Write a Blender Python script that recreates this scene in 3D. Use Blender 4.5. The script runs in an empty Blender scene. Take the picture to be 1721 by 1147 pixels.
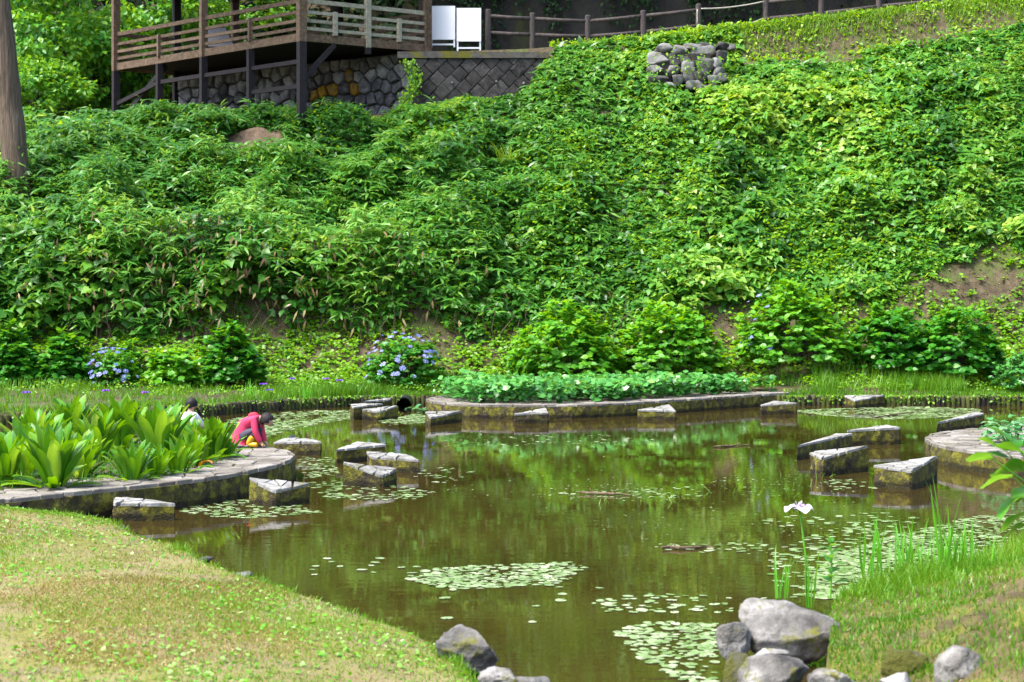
import bpy, bmesh, math, random
import numpy as np
from mathutils import Vector, Matrix, Euler, noise as mnoise

random.seed(7)
RNG = np.random.default_rng(11)
R = math.radians
SC = bpy.context.scene
COL = SC.collection

# ------------------------------------------------------------------ camera
H, F, YH, CX = 2.5, 2800.0, 510.0, 860.5      # eye height (m), focal length / horizon / centre in photo pixels
cam_d = bpy.data.cameras.new('camera')
cam_d.sensor_width = 36.0
cam_d.lens = F / 1721.0 * 36.0
cam_d.shift_y = -(573.5 - YH) / 1721.0
cam_d.clip_end = 600
cam_d.dof.use_dof = True
cam_d.dof.focus_distance = 26.0
cam_d.dof.aperture_fstop = 3.2
cam = bpy.data.objects.new('camera', cam_d)
cam.location = (0, 0, H)
cam.rotation_euler = (R(90), 0, 0)
COL.objects.link(cam)
SC.camera = cam

# ------------------------------------------------------------------ light
SUN_EL, SUN_AZ = R(60), R(-118)                 # azimuth from +Y towards +X
world = bpy.data.worlds.new('World')
SC.world = world
world.use_nodes = True
nt = world.node_tree
bg = nt.nodes['Background']
sky = nt.nodes.new('ShaderNodeTexSky')
sky.sky_type = 'NISHITA'
sky.sun_disc = False
sky.sun_elevation = SUN_EL
sky.sun_rotation = SUN_AZ
sky.air_density = 1.0
sky.dust_density = 3.0
sky.ozone_density = 1.0
nt.links.new(sky.outputs[0], bg.inputs[0])
bg.inputs[1].default_value = 0.15
sun_d = bpy.data.lights.new('sun', 'SUN')
sun_d.energy = 2.85
sun_d.angle = R(20)
sun_d.color = (1.0, 0.96, 0.9)
sun = bpy.data.objects.new('sun', sun_d)
sdir = Vector((math.sin(SUN_AZ) * math.cos(SUN_EL), math.cos(SUN_AZ) * math.cos(SUN_EL), math.sin(SUN_EL)))
sun.rotation_euler = (-sdir).to_track_quat('-Z', 'Y').to_euler()
sun.location = (-20, 10, 40)
COL.objects.link(sun)
SC.view_settings.view_transform = 'Standard'
SC.view_settings.look = 'None'
SC.view_settings.exposure = 1.78
SC.view_settings.gamma = 1.0
SC.view_settings.use_curve_mapping = False
SC.render.engine = 'CYCLES'
SC.cycles.max_bounces = 6
SC.cycles.diffuse_bounces = 3
SC.cycles.glossy_bounces = 3
SC.cycles.transmission_bounces = 3
SC.cycles.use_denoising = True
SC.cycles.sample_clamp_indirect = 6.0

# ------------------------------------------------------------------ helpers
def G(x, y, z=0.0):
    """photo pixel -> point on the level plane at height z"""
    Y = F * (H - z) / (y - YH)
    return np.array(((x - CX) * Y / F, Y, z))

def P(x, y, Y):
    """photo pixel -> point at depth Y"""
    return np.array(((x - CX) * Y / F, Y, H - (y - YH) * Y / F))

def link(o, parent=None):
    COL.objects.link(o)
    if parent is not None:
        o.parent = parent
    return o

def tag(o, label=None, cat=None, group=None, kind=None):
    if label: o['label'] = label
    if cat: o['category'] = cat
    if group: o['group'] = group
    if kind: o['kind'] = kind
    return o

def empty(name, loc, label=None, cat=None, group=None, rz=0.0):
    o = bpy.data.objects.new(name, None)
    o.location = loc
    o.rotation_euler = (0, 0, rz)
    o.empty_display_size = 0.1
    link(o)
    return tag(o, label, cat, group)

def mesh_np(name, V, Fq, tint=None, mat=None, smooth=False):
    """V (n,3); Fq (m,k) uniform polygons"""
    me = bpy.data.meshes.new(name)
    V = np.asarray(V, np.float32); Fq = np.asarray(Fq, np.int32)
    n, (m, k) = len(V), Fq.shape
    me.vertices.add(n); me.vertices.foreach_set('co', V.ravel())
    me.loops.add(m * k); me.loops.foreach_set('vertex_index', Fq.ravel())
    me.polygons.add(m)
    me.polygons.foreach_set('loop_start', np.arange(0, m * k, k, dtype=np.int32))
    me.polygons.foreach_set('loop_total', np.full(m, k, np.int32))
    if smooth:
        me.polygons.foreach_set('use_smooth', np.ones(m, bool))
    me.update(calc_edges=True)
    if tint is not None:
        a = me.attributes.new('tint', 'FLOAT', 'POINT')
        a.data.foreach_set('value', np.asarray(tint, np.float32))
    if mat: me.materials.append(mat)
    return me

def mesh_py(name, V, Fs, mat=None, smooth=False):
    me = bpy.data.meshes.new(name)
    me.from_pydata([tuple(v) for v in V], [], [tuple(f) for f in Fs])
    if smooth:
        for p in me.polygons: p.use_smooth = True
    if mat: me.materials.append(mat)
    me.update()
    return me

def obj(name, me, parent=None, loc=(0, 0, 0), rot=(0, 0, 0), sc=(1, 1, 1)):
    o = bpy.data.objects.new(name, me)
    o.location = loc; o.rotation_euler = rot; o.scale = sc
    return link(o, parent)

def nrmz(a):
    return a / np.maximum(np.linalg.norm(a, axis=-1, keepdims=True), 1e-9)

_grids = {}
def vnoise(x, y, seed=0):
    g = _grids.get(seed)
    if g is None:
        g = _grids[seed] = np.random.default_rng(1000 + seed).random((128, 128))
    x = np.asarray(x, float); y = np.asarray(y, float)
    xi = np.floor(x).astype(int); yi = np.floor(y).astype(int)
    fx = x - xi; fy = y - yi
    fx = fx * fx * (3 - 2 * fx); fy = fy * fy * (3 - 2 * fy)
    a = g[xi % 128, yi % 128]; b = g[(xi + 1) % 128, yi % 128]
    c = g[xi % 128, (yi + 1) % 128]; d = g[(xi + 1) % 128, (yi + 1) % 128]
    return (a * (1 - fx) + b * fx) * (1 - fy) + (c * (1 - fx) + d * fx) * fy

def fbm(x, y, seed=0, oct=3):
    x = np.asarray(x, float); y = np.asarray(y, float)
    s, a, t = 0.0, 1.0, 0.0
    for k in range(oct):
        s = s + a * vnoise(x * 2 ** k + 7.3 * k, y * 2 ** k + 3.1 * k, seed + k)
        t += a; a *= 0.5
    return s / t

def smooth01(t):
    t = np.clip(t, 0, 1)
    return t * t * (3 - 2 * t)

# ---- polygons in the plane
def clip_half(poly, px, py, nx, ny):
    """keep the side where (p-(px,py)).n <= 0"""
    out = []
    n = len(poly)
    for i in range(n):
        a, b = poly[i], poly[(i + 1) % n]
        da = (a[0] - px) * nx + (a[1] - py) * ny
        db = (b[0] - px) * nx + (b[1] - py) * ny
        if da <= 0: out.append(a)
        if (da < 0 < db) or (db < 0 < da):
            t = da / (da - db)
            out.append((a[0] + t * (b[0] - a[0]), a[1] + t * (b[1] - a[1])))
    return out

def area2(poly):
    return 0.5 * sum(poly[i][0] * poly[(i + 1) % len(poly)][1] - poly[(i + 1) % len(poly)][0] * poly[i][1] for i in range(len(poly)))

def ccw(poly):
    return list(poly) if area2(poly) > 0 else list(poly)[::-1]

def clip_convex(poly, conv):
    conv = ccw(conv)
    for i in range(len(conv)):
        a, b = conv[i], conv[(i + 1) % len(conv)]
        poly = clip_half(poly, a[0], a[1], (b[1] - a[1]), -(b[0] - a[0]))
        if len(poly) < 3: return []
    return poly

def inset(poly, d):
    """shrink a convex polygon by d"""
    poly = ccw(poly)
    out = list(poly)
    for i in range(len(poly)):
        a, b = poly[i], poly[(i + 1) % len(poly)]
        nx, ny = (b[1] - a[1]), -(b[0] - a[0])
        l = math.hypot(nx, ny)
        if l < 1e-6: continue
        nx /= l; ny /= l
        out = clip_half(out, a[0] - nx * d, a[1] - ny * d, nx, ny)
        if len(out) < 3: return []
    return out

def voronoi(seeds, bound):
    cells = []
    S = np.array(seeds)
    for i, s in enumerate(seeds):
        d = np.hypot(S[:, 0] - s[0], S[:, 1] - s[1])
        poly = list(bound)
        for j in np.argsort(d)[1:22]:
            mx, my = (s[0] + S[j, 0]) / 2, (s[1] + S[j, 1]) / 2
            poly = clip_half(poly, mx, my, S[j, 0] - s[0], S[j, 1] - s[1])
            if len(poly) < 3: break
        cells.append(poly if len(poly) >= 3 else [])
    return cells

def pt_in(poly, x, y):
    c = False
    n = len(poly)
    for i in range(n):
        a, b = poly[i], poly[(i + 1) % n]
        if (a[1] > y) != (b[1] > y) and x < (b[0] - a[0]) * (y - a[1]) / (b[1] - a[1]) + a[0]:
            c = not c
    return c

def edge_dist(poly, x, y, closed=True):
    best = 1e9
    n = len(poly)
    for i in range(n if closed else n - 1):
        ax, ay = poly[i]; bx, by = poly[(i + 1) % n]
        l2 = (bx - ax) ** 2 + (by - ay) ** 2 + 1e-12
        t = max(0, min(1, ((x - ax) * (bx - ax) + (y - ay) * (by - ay)) / l2))
        best = min(best, math.hypot(x - ax - t * (bx - ax), y - ay - t * (by - ay)))
    return best

def prism(poly, z0, z1):
    """z0/z1 numbers or functions of (x, y)"""
    poly = ccw(poly)
    f0 = z0 if callable(z0) else (lambda x, y: z0)
    f1 = z1 if callable(z1) else (lambda x, y: z1)
    n = len(poly)
    V = [(x, y, f0(x, y)) for x, y in poly] + [(x, y, f1(x, y)) for x, y in poly]
    Fs = [tuple(range(n - 1, -1, -1)), tuple(range(n, 2 * n))]
    Fs += [(i, (i + 1) % n, n + (i + 1) % n, n + i) for i in range(n)]
    return V, Fs

def rough_prism(poly, z0, z1, seg=0.09, amp=0.014, rings=5, seed=0):
    poly = ccw(poly)
    f1 = z1 if callable(z1) else (lambda x, y: z1)
    pts = []
    n = len(poly)
    for i in range(n):
        a, b = poly[i], poly[(i + 1) % n]
        k = max(1, int(math.hypot(b[0] - a[0], b[1] - a[1]) / seg))
        for j in range(k): pts.append((a[0] + (b[0] - a[0]) * j / k, a[1] + (b[1] - a[1]) * j / k))
    m = len(pts); V = []; Fs = []
    cx = sum(p[0] for p in pts) / m; cy = sum(p[1] for p in pts) / m
    for r in range(rings + 1):
        t = r / rings
        for (x, y) in pts:
            l = math.hypot(x - cx, y - cy) + 1e-6
            zt = f1(x, y); z = z0 + (zt - z0) * (t ** .6)
            d = amp * 2 * mnoise.noise(Vector((x * 7 + seed, y * 7, z * 9))) - (amp * .6 if r == rings else 0)
            V.append((x + (x - cx) / l * d, y + (y - cy) / l * d, z))
    for r in range(rings):
        for i in range(m): Fs.append((r * m + i, r * m + (i + 1) % m, (r + 1) * m + (i + 1) % m, (r + 1) * m + i))
    Fs.append(tuple(range(rings * m, (rings + 1) * m)))
    return V, Fs

def jagged(poly, seg=0.1, amp=0.012):
    poly = ccw(poly); out = []
    n = len(poly)
    for i in range(n):
        a, b = poly[i], poly[(i + 1) % n]
        L = math.hypot(b[0] - a[0], b[1] - a[1])
        k = max(1, int(L / seg))
        for j in range(k):
            x, y = a[0] + (b[0] - a[0]) * j / k, a[1] + (b[1] - a[1]) * j / k
            out.append((x + random.uniform(-amp, amp), y + random.uniform(-amp, amp)))
    return out

def box(cx, cy, cz, sx, sy, sz):
    V = [(cx + a * sx / 2, cy + b * sy / 2, cz + c * sz / 2) for c in (-1, 1) for a, b in ((-1, -1), (1, -1), (1, 1), (-1, 1))]
    return V, [(3, 2, 1, 0), (4, 5, 6, 7), (0, 1, 5, 4), (1, 2, 6, 5), (2, 3, 7, 6), (3, 0, 4, 7)]

def beam(a, b, w, h, up=(0, 0, 1)):
    """a rectangular bar between two points: w across, h along up"""
    a = Vector(a); b = Vector(b)
    d = (b - a).normalized()
    s = d.cross(Vector(up))
    if s.length < 1e-4: s = d.cross(Vector((0, 1, 0)))
    s.normalize(); u = s.cross(d).normalized()
    V = []
    for p in (a, b):
        for i, j in ((-1, -1), (1, -1), (1, 1), (-1, 1)):
            V.append(p + s * (i * w / 2) + u * (j * h / 2))
    return V, [(3, 2, 1, 0), (4, 5, 6, 7), (0, 1, 5, 4), (1, 2, 6, 5), (2, 3, 7, 6), (3, 0, 4, 7)]

def tube(path, radii, n=8, cap=True, wob=0.0, seed=0):
    rr = random.Random(seed)
    V, Fs = [], []
    path = [Vector(p) for p in path]
    for i, p in enumerate(path):
        d = (path[min(i + 1, len(path) - 1)] - path[max(i - 1, 0)]).normalized()
        s = d.cross(Vector((0, 1, 0.013)))
        if s.length < 1e-3: s = d.cross(Vector((1, 0, 0)))
        s.normalize(); u = s.cross(d)
        for k in range(n):
            a = 2 * math.pi * k / n
            r = radii[i] * (1 + wob * (rr.random() - .5))
            V.append(p + s * (math.cos(a) * r) + u * (math.sin(a) * r))
    for i in range(len(path) - 1):
        for k in range(n):
            Fs.append((i * n + k, i * n + (k + 1) % n, (i + 1) * n + (k + 1) % n, (i + 1) * n + k))
    if cap:
        Fs.append(tuple(range(n - 1, -1, -1)))
        Fs.append(tuple(range((len(path) - 1) * n, len(path) * n)))
    return V, Fs

def join(parts):
    V, Fs = [], []
    for v, f in parts:
        o = len(V)
        V += list(v)
        Fs += [tuple(i + o for i in q) for q in f]
    return V, Fs

# ------------------------------------------------------------------ materials
def new_mat(name):
    m = bpy.data.materials.new(name)
    m.use_nodes = True
    return m, m.node_tree, m.node_tree.nodes['Principled BSDF']

def ramp(nt, stops):
    n = nt.nodes.new('ShaderNodeValToRGB')
    cr = n.color_ramp
    while len(cr.elements) < len(stops): cr.elements.new(0.5)
    for e, (p, c) in zip(cr.elements, stops):
        e.position = p
        e.color = (*c, 1) if len(c) == 3 else c
    return n

def nz(nt, scale, detail=4, rough=0.6, vec=None, dims='3D'):
    n = nt.nodes.new('ShaderNodeTexNoise')
    n.inputs['Scale'].default_value = scale
    n.inputs['Detail'].default_value = detail
    n.inputs['Roughness'].default_value = rough
    if vec is not None: nt.links.new(vec, n.inputs['Vector'])
    return n

def world_pos(nt, scale=(1, 1, 1)):
    g = nt.nodes.new('ShaderNodeNewGeometry')
    mp = nt.nodes.new('ShaderNodeMapping')
    mp.inputs['Scale'].default_value = scale
    nt.links.new(g.outputs['Position'], mp.inputs['Vector'])
    return mp.outputs['Vector']

def mixc(nt, fac, a, b):
    n = nt.nodes.new('ShaderNodeMix')
    n.data_type = 'RGBA'
    for s, v in ((0, fac), (6, a), (7, b)):
        if isinstance(v, (tuple, list)):
            n.inputs[s].default_value = (*v, 1) if len(v) == 3 else v
        elif isinstance(v, (int, float)):
            n.inputs[s].default_value = v
        else:
            nt.links.new(v, n.inputs[s])
    return n.outputs[2]

def bump(nt, bs, height, strength=0.4, dist=0.02):
    b = nt.nodes.new('ShaderNodeBump')
    b.inputs['Strength'].default_value = strength
    b.inputs['Distance'].default_value = dist
    nt.links.new(height, b.inputs['Height'])
    nt.links.new(b.outputs[0], bs.inputs['Normal'])

def leaf_mat(name, stops, rough=0.42, trans=0.38, tcol=None, spec=0.38, attr=True, sat=1.06):
    m, nt, bs = new_mat(name)
    rp = ramp(nt, stops)
    if attr:
        a = nt.nodes.new('ShaderNodeAttribute'); a.attribute_name = 'tint'
        src = a.outputs['Fac']
    else:
        a = nt.nodes.new('ShaderNodeObjectInfo')
        n2 = nz(nt, 9, 2)
        mm = nt.nodes.new('ShaderNodeMath'); mm.operation = 'MULTIPLY_ADD'
        mm.inputs[1].default_value = 0.35
        nt.links.new(n2.outputs['Fac'], mm.inputs[0])
        m2 = nt.nodes.new('ShaderNodeMath'); m2.operation = 'MULTIPLY_ADD'
        m2.inputs[1].default_value = 0.8; m2.inputs[2].default_value = -0.1
        nt.links.new(a.outputs['Random'], m2.inputs[0])
        nt.links.new(m2.outputs[0], mm.inputs[2])
        src = mm.outputs[0]
    nt.links.new(src, rp.inputs[0])
    h0 = nt.nodes.new('ShaderNodeHueSaturation')
    h0.inputs['Hue'].default_value = 0.507 if sat != 1.0 else 0.5
    h0.inputs['Saturation'].default_value = sat
    nt.links.new(rp.outputs[0], h0.inputs['Color'])
    nt.links.new(h0.outputs[0], bs.inputs['Base Color'])
    bs.inputs['Roughness'].default_value = rough
    bs.inputs['Specular IOR Level'].default_value = spec
    tr = nt.nodes.new('ShaderNodeBsdfTranslucent')
    hs = nt.nodes.new('ShaderNodeHueSaturation')
    hs.inputs['Hue'].default_value = 0.47
    hs.inputs['Saturation'].default_value = 1.1
    hs.inputs['Value'].default_value = 1.5
    nt.links.new(rp.outputs[0], hs.inputs['Color'])
    nt.links.new(hs.outputs[0], tr.inputs['Color'])
    mx = nt.nodes.new('ShaderNodeMixShader')
    mx.inputs[0].default_value = trans
    nt.links.new(bs.outputs[0], mx.inputs[1]); nt.links.new(tr.outputs[0], mx.inputs[2])
    nt.links.new(mx.outputs[0], nt.nodes['Material Output'].inputs[0])
    return m

def rough_mat(name, stops, scale=6, rough=0.85, bscale=30, bstr=0.5, bdist=0.02, detail=6, moss=None, spec=0.3, stretch=(1, 1, 1), objrand=0.0):
    """moss = (colour, noise scale, threshold lo, hi)"""
    m, nt, bs = new_mat(name)
    v = world_pos(nt, stretch)
    n1 = nz(nt, scale, detail, 0.65, v)
    rp = ramp(nt, stops)
    fac = n1.outputs['Fac']
    if objrand:
        oi = nt.nodes.new('ShaderNodeObjectInfo')
        mm = nt.nodes.new('ShaderNodeMath'); mm.operation = 'MULTIPLY_ADD'
        mm.inputs[1].default_value = objrand
        nt.links.new(oi.outputs['Random'], mm.inputs[0]); nt.links.new(fac, mm.inputs[2])
        m2 = nt.nodes.new('ShaderNodeMath'); m2.operation = 'SUBTRACT'
        m2.inputs[1].default_value = objrand / 2
        nt.links.new(mm.outputs[0], m2.inputs[0])
        fac = m2.outputs[0]
    nt.links.new(fac, rp.inputs[0])
    col = rp.outputs[0]
    if moss:
        for (mc, ms, lo, hi) in (moss if isinstance(moss, list) else [moss]):
            n2 = nz(nt, ms, 5, 0.7, v)
            r2 = ramp(nt, [(lo, (0, 0, 0)), (hi, (1, 1, 1))])
            nt.links.new(n2.outputs['Fac'], r2.inputs[0])
            n3 = nz(nt, ms * 9, 3, 0.7, v)
            mossc = mixc(nt, n3.outputs['Fac'], tuple(c * 0.35 for c in mc), tuple(min(1, c * 1.6) for c in mc))
            col = mixc(nt, r2.outputs[0], col, mossc)
    nt.links.new(col, bs.inputs['Base Color'])
    bs.inputs['Roughness'].default_value = rough
    bs.inputs['Specular IOR Level'].default_value = spec
    nb = nz(nt, bscale, 5, 0.65, v)
    bump(nt, bs, nb.outputs['Fac'], bstr, bdist)
    return m

def flat_mat(name, c, rough=0.6, spec=0.4, var=0.25, scale=12):
    m, nt, bs = new_mat(name)
    n = nz(nt, scale, 3)
    col = mixc(nt, n.outputs['Fac'], tuple(x * (1 - var) for x in c), tuple(min(1, x * (1 + var)) for x in c))
    nt.links.new(col, bs.inputs['Base Color'])
    bs.inputs['Roughness'].default_value = rough
    bs.inputs['Specular IOR Level'].default_value = spec
    return m

MOSS = (0.13, 0.125, 0.012)
M = {}
M['kudzu'] = leaf_mat('kudzu_leaf', [(0, (0.03, 0.1, 0.018)), (0.4, (0.075, 0.215, 0.03)), (0.75, (0.15, 0.33, 0.05)), (1, (0.3, 0.43, 0.08))], trans=0.4)
M['sasa'] = leaf_mat('bamboo_grass_leaf', [(0, (0.03, 0.11, 0.02)), (0.5, (0.085, 0.235, 0.038)), (1, (0.22, 0.37, 0.08))], rough=0.35, trans=0.4)
M['fine'] = leaf_mat('fine_leaf', [(0, (0.06, 0.17, 0.015)), (0.5, (0.15, 0.31, 0.022)), (1, (0.3, 0.44, 0.04))], trans=0.4)
M['dead'] = leaf_mat('dead_leaf', [(0, (0.07, 0.042, 0.013)), (0.6, (0.2, 0.135, 0.05)), (1, (0.33, 0.28, 0.12))], trans=0.2, sat=1.0)
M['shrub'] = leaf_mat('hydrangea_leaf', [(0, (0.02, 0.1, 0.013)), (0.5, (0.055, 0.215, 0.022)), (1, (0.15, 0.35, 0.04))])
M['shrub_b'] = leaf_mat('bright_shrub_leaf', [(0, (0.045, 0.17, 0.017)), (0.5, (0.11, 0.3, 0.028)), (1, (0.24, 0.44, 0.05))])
M['bed'] = leaf_mat('bed_leaf', [(0, (0.025, 0.11, 0.02)), (0.5, (0.075, 0.23, 0.05)), (0.85, (0.13, 0.34, 0.07)), (1, (0.26, 0.42, 0.13))], rough=0.3, trans=0.25)
M['tree'] = leaf_mat('tree_leaf', [(0, (0.02, 0.1, 0.025)), (0.5, (0.075, 0.24, 0.03)), (1, (0.2, 0.38, 0.045))], trans=0.4)
M['forest'] = leaf_mat('shaded_forest_leaf', [(0, (0.00264, 0.0088, 0.00308)), (0.6, (0.00616, 0.0198, 0.00572)), (1, (0.0132, 0.0352, 0.0088))], trans=0.2, spec=0.08, rough=0.7)  # shade of the wood is put into these near-black greens
M['cabbage'] = leaf_mat('big_leaf', [(0, (0.045, 0.15, 0.014)), (0.5, (0.1, 0.26, 0.022)), (0.85, (0.18, 0.34, 0.045)), (1, (0.32, 0.38, 0.12))], rough=0.42, trans=0.35, attr=False)
M['cabbage_dead'] = leaf_mat('withered_big_leaf', [(0, (0.2, 0.07, 0.015)), (1, (0.45, 0.22, 0.04))], attr=False, sat=1.0)
M['near'] = leaf_mat('near_shrub_leaf', [(0, (0.05, 0.18, 0.02)), (1, (0.14, 0.33, 0.05))], rough=0.35, trans=0.4, attr=False)
M['blade'] = leaf_mat('grass_blade', [(0, (0.0425, 0.1275, 0.0119)), (0.5, (0.0935, 0.221, 0.0187)), (1, (0.187, 0.306, 0.0425))])
M['iris'] = leaf_mat('iris_blade', [(0, (0.07, 0.25, 0.025)), (1, (0.17, 0.42, 0.05))], attr=False)
M['dry'] = leaf_mat('dry_grass_blade', [(0, (0.1, 0.118, 0.013)), (0.35, (0.165, 0.175, 0.026)), (0.7, (0.25, 0.2, 0.045)), (1, (0.3, 0.23, 0.1))], trans=0.25, sat=1.0)
M['clover'] = leaf_mat('lawn_weed_leaf', [(0, (0.06125, 0.1925, 0.0175)), (0.6, (0.14, 0.315, 0.02625)), (1, (0.2975, 0.4025, 0.1575))], trans=0.3)
M['pad'] = leaf_mat('lily_pad', [(0, (0.09183, 0.1574, 0.03936)), (0.5, (0.1968, 0.2755, 0.118)), (1, (0.328, 0.3674, 0.2362))], rough=0.32, trans=0.05, spec=0.6)  # pale greens include the sheen of reflected sky
M['pad_o'] = leaf_mat('floating_lily_pad', [(0, (0.149, 0.2303, 0.08128)), (0.5, (0.2709, 0.3387, 0.1896)), (1, (0.3928, 0.42, 0.2981))], rough=0.32, trans=0.05, spec=0.6, attr=False)  # paleness of the reflected sky is put into the pad colour
M['bark'] = rough_mat('cedar_bark', [(0.25, (0.03, 0.021, 0.014)), (0.5, (0.105, 0.077, 0.054)), (0.75, (0.2, 0.155, 0.115))], scale=7, stretch=(1.5, 1.5, 0.12), bscale=9, bstr=1.0, bdist=0.1)
M['bark_d'] = rough_mat('dark_bark', [(0.3, (0.012, 0.01, 0.008)), (0.7, (0.05, 0.04, 0.032))], scale=9, stretch=(3, 3, 0.4), bstr=0.8)
M['soil'] = rough_mat('hill_soil', [(0.25, (0.02, 0.014, 0.008)), (0.5, (0.062, 0.046, 0.024)), (0.75, (0.13, 0.105, 0.06))], scale=5, bscale=22, bstr=0.8, bdist=0.05,
                      moss=((0.06, 0.085, 0.014), 0.9, 0.46, 0.6))
M['earth'] = rough_mat('bare_earth', [(0.25, (0.056, 0.035, 0.021)), (0.5, (0.14, 0.0945, 0.0595)), (0.75, (0.231, 0.168, 0.112))], scale=4, bscale=20, bstr=0.7, bdist=0.05)
M['lawn'] = rough_mat('lawn_soil', [(0.28, (0.1105, 0.08123, 0.04549)), (0.5, (0.1755, 0.1462, 0.06498)), (0.72, (0.2339, 0.1949, 0.1105))], scale=2.2, bscale=40, bstr=0.6, bdist=0.015,
                      moss=((0.13, 0.13, 0.02599), 1.1, 0.44, 0.58))
M['bank'] = rough_mat('bank_soil', [(0.28, (0.0325, 0.0208, 0.0104)), (0.5, (0.0845, 0.06175, 0.026)), (0.75, (0.156, 0.1235, 0.0585))], scale=4, bscale=35, bstr=0.8, bdist=0.03,
                      moss=((0.104, 0.1105, 0.013), 2.2, 0.45, 0.58))
M['mossy'] = rough_mat('mossy_block', [(0.3, (0.012, 0.009, 0.005)), (0.55, (0.05, 0.038, 0.02)), (0.8, (0.12, 0.095, 0.055))], scale=7, bscale=38, bstr=1.0, bdist=0.04,
                       moss=[((0.075, 0.072, 0.008), 2.6, 0.42, 0.6), ((0.17, 0.16, 0.012), 7, 0.5, 0.62)])
M['slab'] = rough_mat('pale_flagstone', [(0.25, (0.1201, 0.1179, 0.1092)), (0.5, (0.2184, 0.2151, 0.2042)), (0.75, (0.3058, 0.3025, 0.2894))], scale=5, bscale=28, bstr=0.6, bdist=0.025,
                      moss=[((0.09282, 0.09282, 0.03058), 3.0, 0.56, 0.7), ((0.1092, 0.1037, 0.08736), 9.0, 0.5, 0.68)], objrand=0.35)
M['slab_p'] = rough_mat('brown_flagstone', [(0.25, (0.08243, 0.07213, 0.05976)), (0.5, (0.1597, 0.1443, 0.1236)), (0.75, (0.2318, 0.2164, 0.1958))], scale=5, bscale=28, bstr=0.6, bdist=0.025,
                        moss=((0.09789, 0.09274, 0.02885), 2.5, 0.58, 0.72), objrand=0.35)
M['joint'] = rough_mat('dark_joint', [(0.3, (0.025, 0.02, 0.014)), (0.7, (0.08, 0.065, 0.045))], scale=14)
M['rock'] = rough_mat('grey_rock', [(0.3, (0.035, 0.033, 0.03)), (0.48, (0.12, 0.115, 0.105)), (0.62, (0.25, 0.24, 0.225)), (0.78, (0.42, 0.41, 0.39))], scale=3.2, bscale=18, bstr=0.7, bdist=0.05,
                      moss=((0.1, 0.1, 0.012), 4.0, 0.57, 0.65), objrand=0.2)
M['rock_moss'] = rough_mat('moss_covered_rock', [(0.3, (0.05, 0.045, 0.035)), (0.7, (0.15, 0.145, 0.125))], scale=5, bscale=70, bstr=1.0, bdist=0.04,
                           moss=((0.085, 0.09, 0.009), 3.0, 0.36, 0.5))
M['wallstone'] = rough_mat('wall_stone', [(0.25, (0.045, 0.043, 0.045)), (0.5, (0.13, 0.125, 0.13)), (0.78, (0.27, 0.27, 0.27))], scale=5, bscale=22, bstr=0.6, bdist=0.03, objrand=0.45)
M['pile'] = rough_mat('ruin_stone', [(0.25, (0.028, 0.027, 0.026)), (0.5, (0.085, 0.083, 0.08)), (0.78, (0.2, 0.198, 0.19))], scale=5, bscale=22, bstr=0.7, bdist=0.03, objrand=0.5, moss=((0.08, 0.085, 0.02), 3.0, 0.58, 0.68))
M['ochre'] = rough_mat('lichen_stone', [(0.3, (0.075, 0.0675, 0.06)), (0.7, (0.1875, 0.165, 0.1275))], scale=5, bscale=22, bstr=0.6, bdist=0.03, moss=((0.225, 0.1275, 0.009), 2.5, 0.4, 0.52))
M['mortar'] = rough_mat('dark_mortar', [(0.3, (0.012, 0.012, 0.011)), (0.7, (0.045, 0.042, 0.036))], scale=10)
M['block'] = rough_mat('dark_wall_block', [(0.25, (0.0126, 0.01134, 0.01134)), (0.5, (0.03276, 0.02961, 0.02835)), (0.78, (0.0693, 0.063, 0.05985))], scale=8, bscale=30, bstr=0.7, bdist=0.025, objrand=0.25)
M['coping'] = rough_mat('mossy_coping', [(0.3, (0.035, 0.0315, 0.028)), (0.7, (0.105, 0.098, 0.0875))], scale=6, moss=((0.105, 0.098, 0.0084), 1.6, 0.5, 0.6))
M['cwall'] = rough_mat('shade_dark_concrete', [(0.3, (0.002904, 0.002759, 0.002323)), (0.55, (0.007986, 0.007552, 0.006534)), (0.8, (0.01888, 0.01888, 0.01815))], scale=1.3, stretch=(1, 1, 0.5), bscale=12, bstr=0.6, bdist=0.04,
                       moss=((0.01162, 0.01452, 0.001742), 0.8, 0.52, 0.62))  # shade behind the fence is put into the near-black concrete colour
M['wood'] = rough_mat('weathered_wood', [(0.3, (0.042, 0.026, 0.015)), (0.55, (0.1, 0.066, 0.041)), (0.78, (0.165, 0.125, 0.085))], scale=9, stretch=(1, 1, 1), bscale=30, bstr=0.5, bdist=0.01,
                      moss=((0.16, 0.155, 0.09), 14, 0.58, 0.7), objrand=0.2)
M['wood_l'] = rough_mat('lit_lichen_wood', [(0.3, (0.12, 0.105, 0.075)), (0.55, (0.225, 0.21, 0.1575)), (0.78, (0.3375, 0.3225, 0.255))], scale=12, bscale=30, bstr=0.5, bdist=0.01, objrand=0.12)  # right-hand railing: brightness of the lit face and lichen share this colour
M['wood_d'] = rough_mat('dark_wood', [(0.3, (0.0056, 0.0044, 0.0056)), (0.7, (0.018, 0.0144, 0.0168))], scale=9, bscale=30, bstr=0.4, bdist=0.01)  # much darker than the railing wood; stilts, beams, floor and roof
M['fence'] = rough_mat('dark_brown_fence', [(0.3, (0.028, 0.0216, 0.0208)), (0.7, (0.08, 0.0656, 0.0624))], scale=6, stretch=(2, 2, 0.5), bscale=30, bstr=0.5, bdist=0.01)
M['white'] = flat_mat('white_board_paint', (0.7011, 0.7011, 0.7182), 0.5, var=0.04)
M['rope'] = flat_mat('pale_rope', (0.3, 0.2775, 0.24), 0.9)
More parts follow.
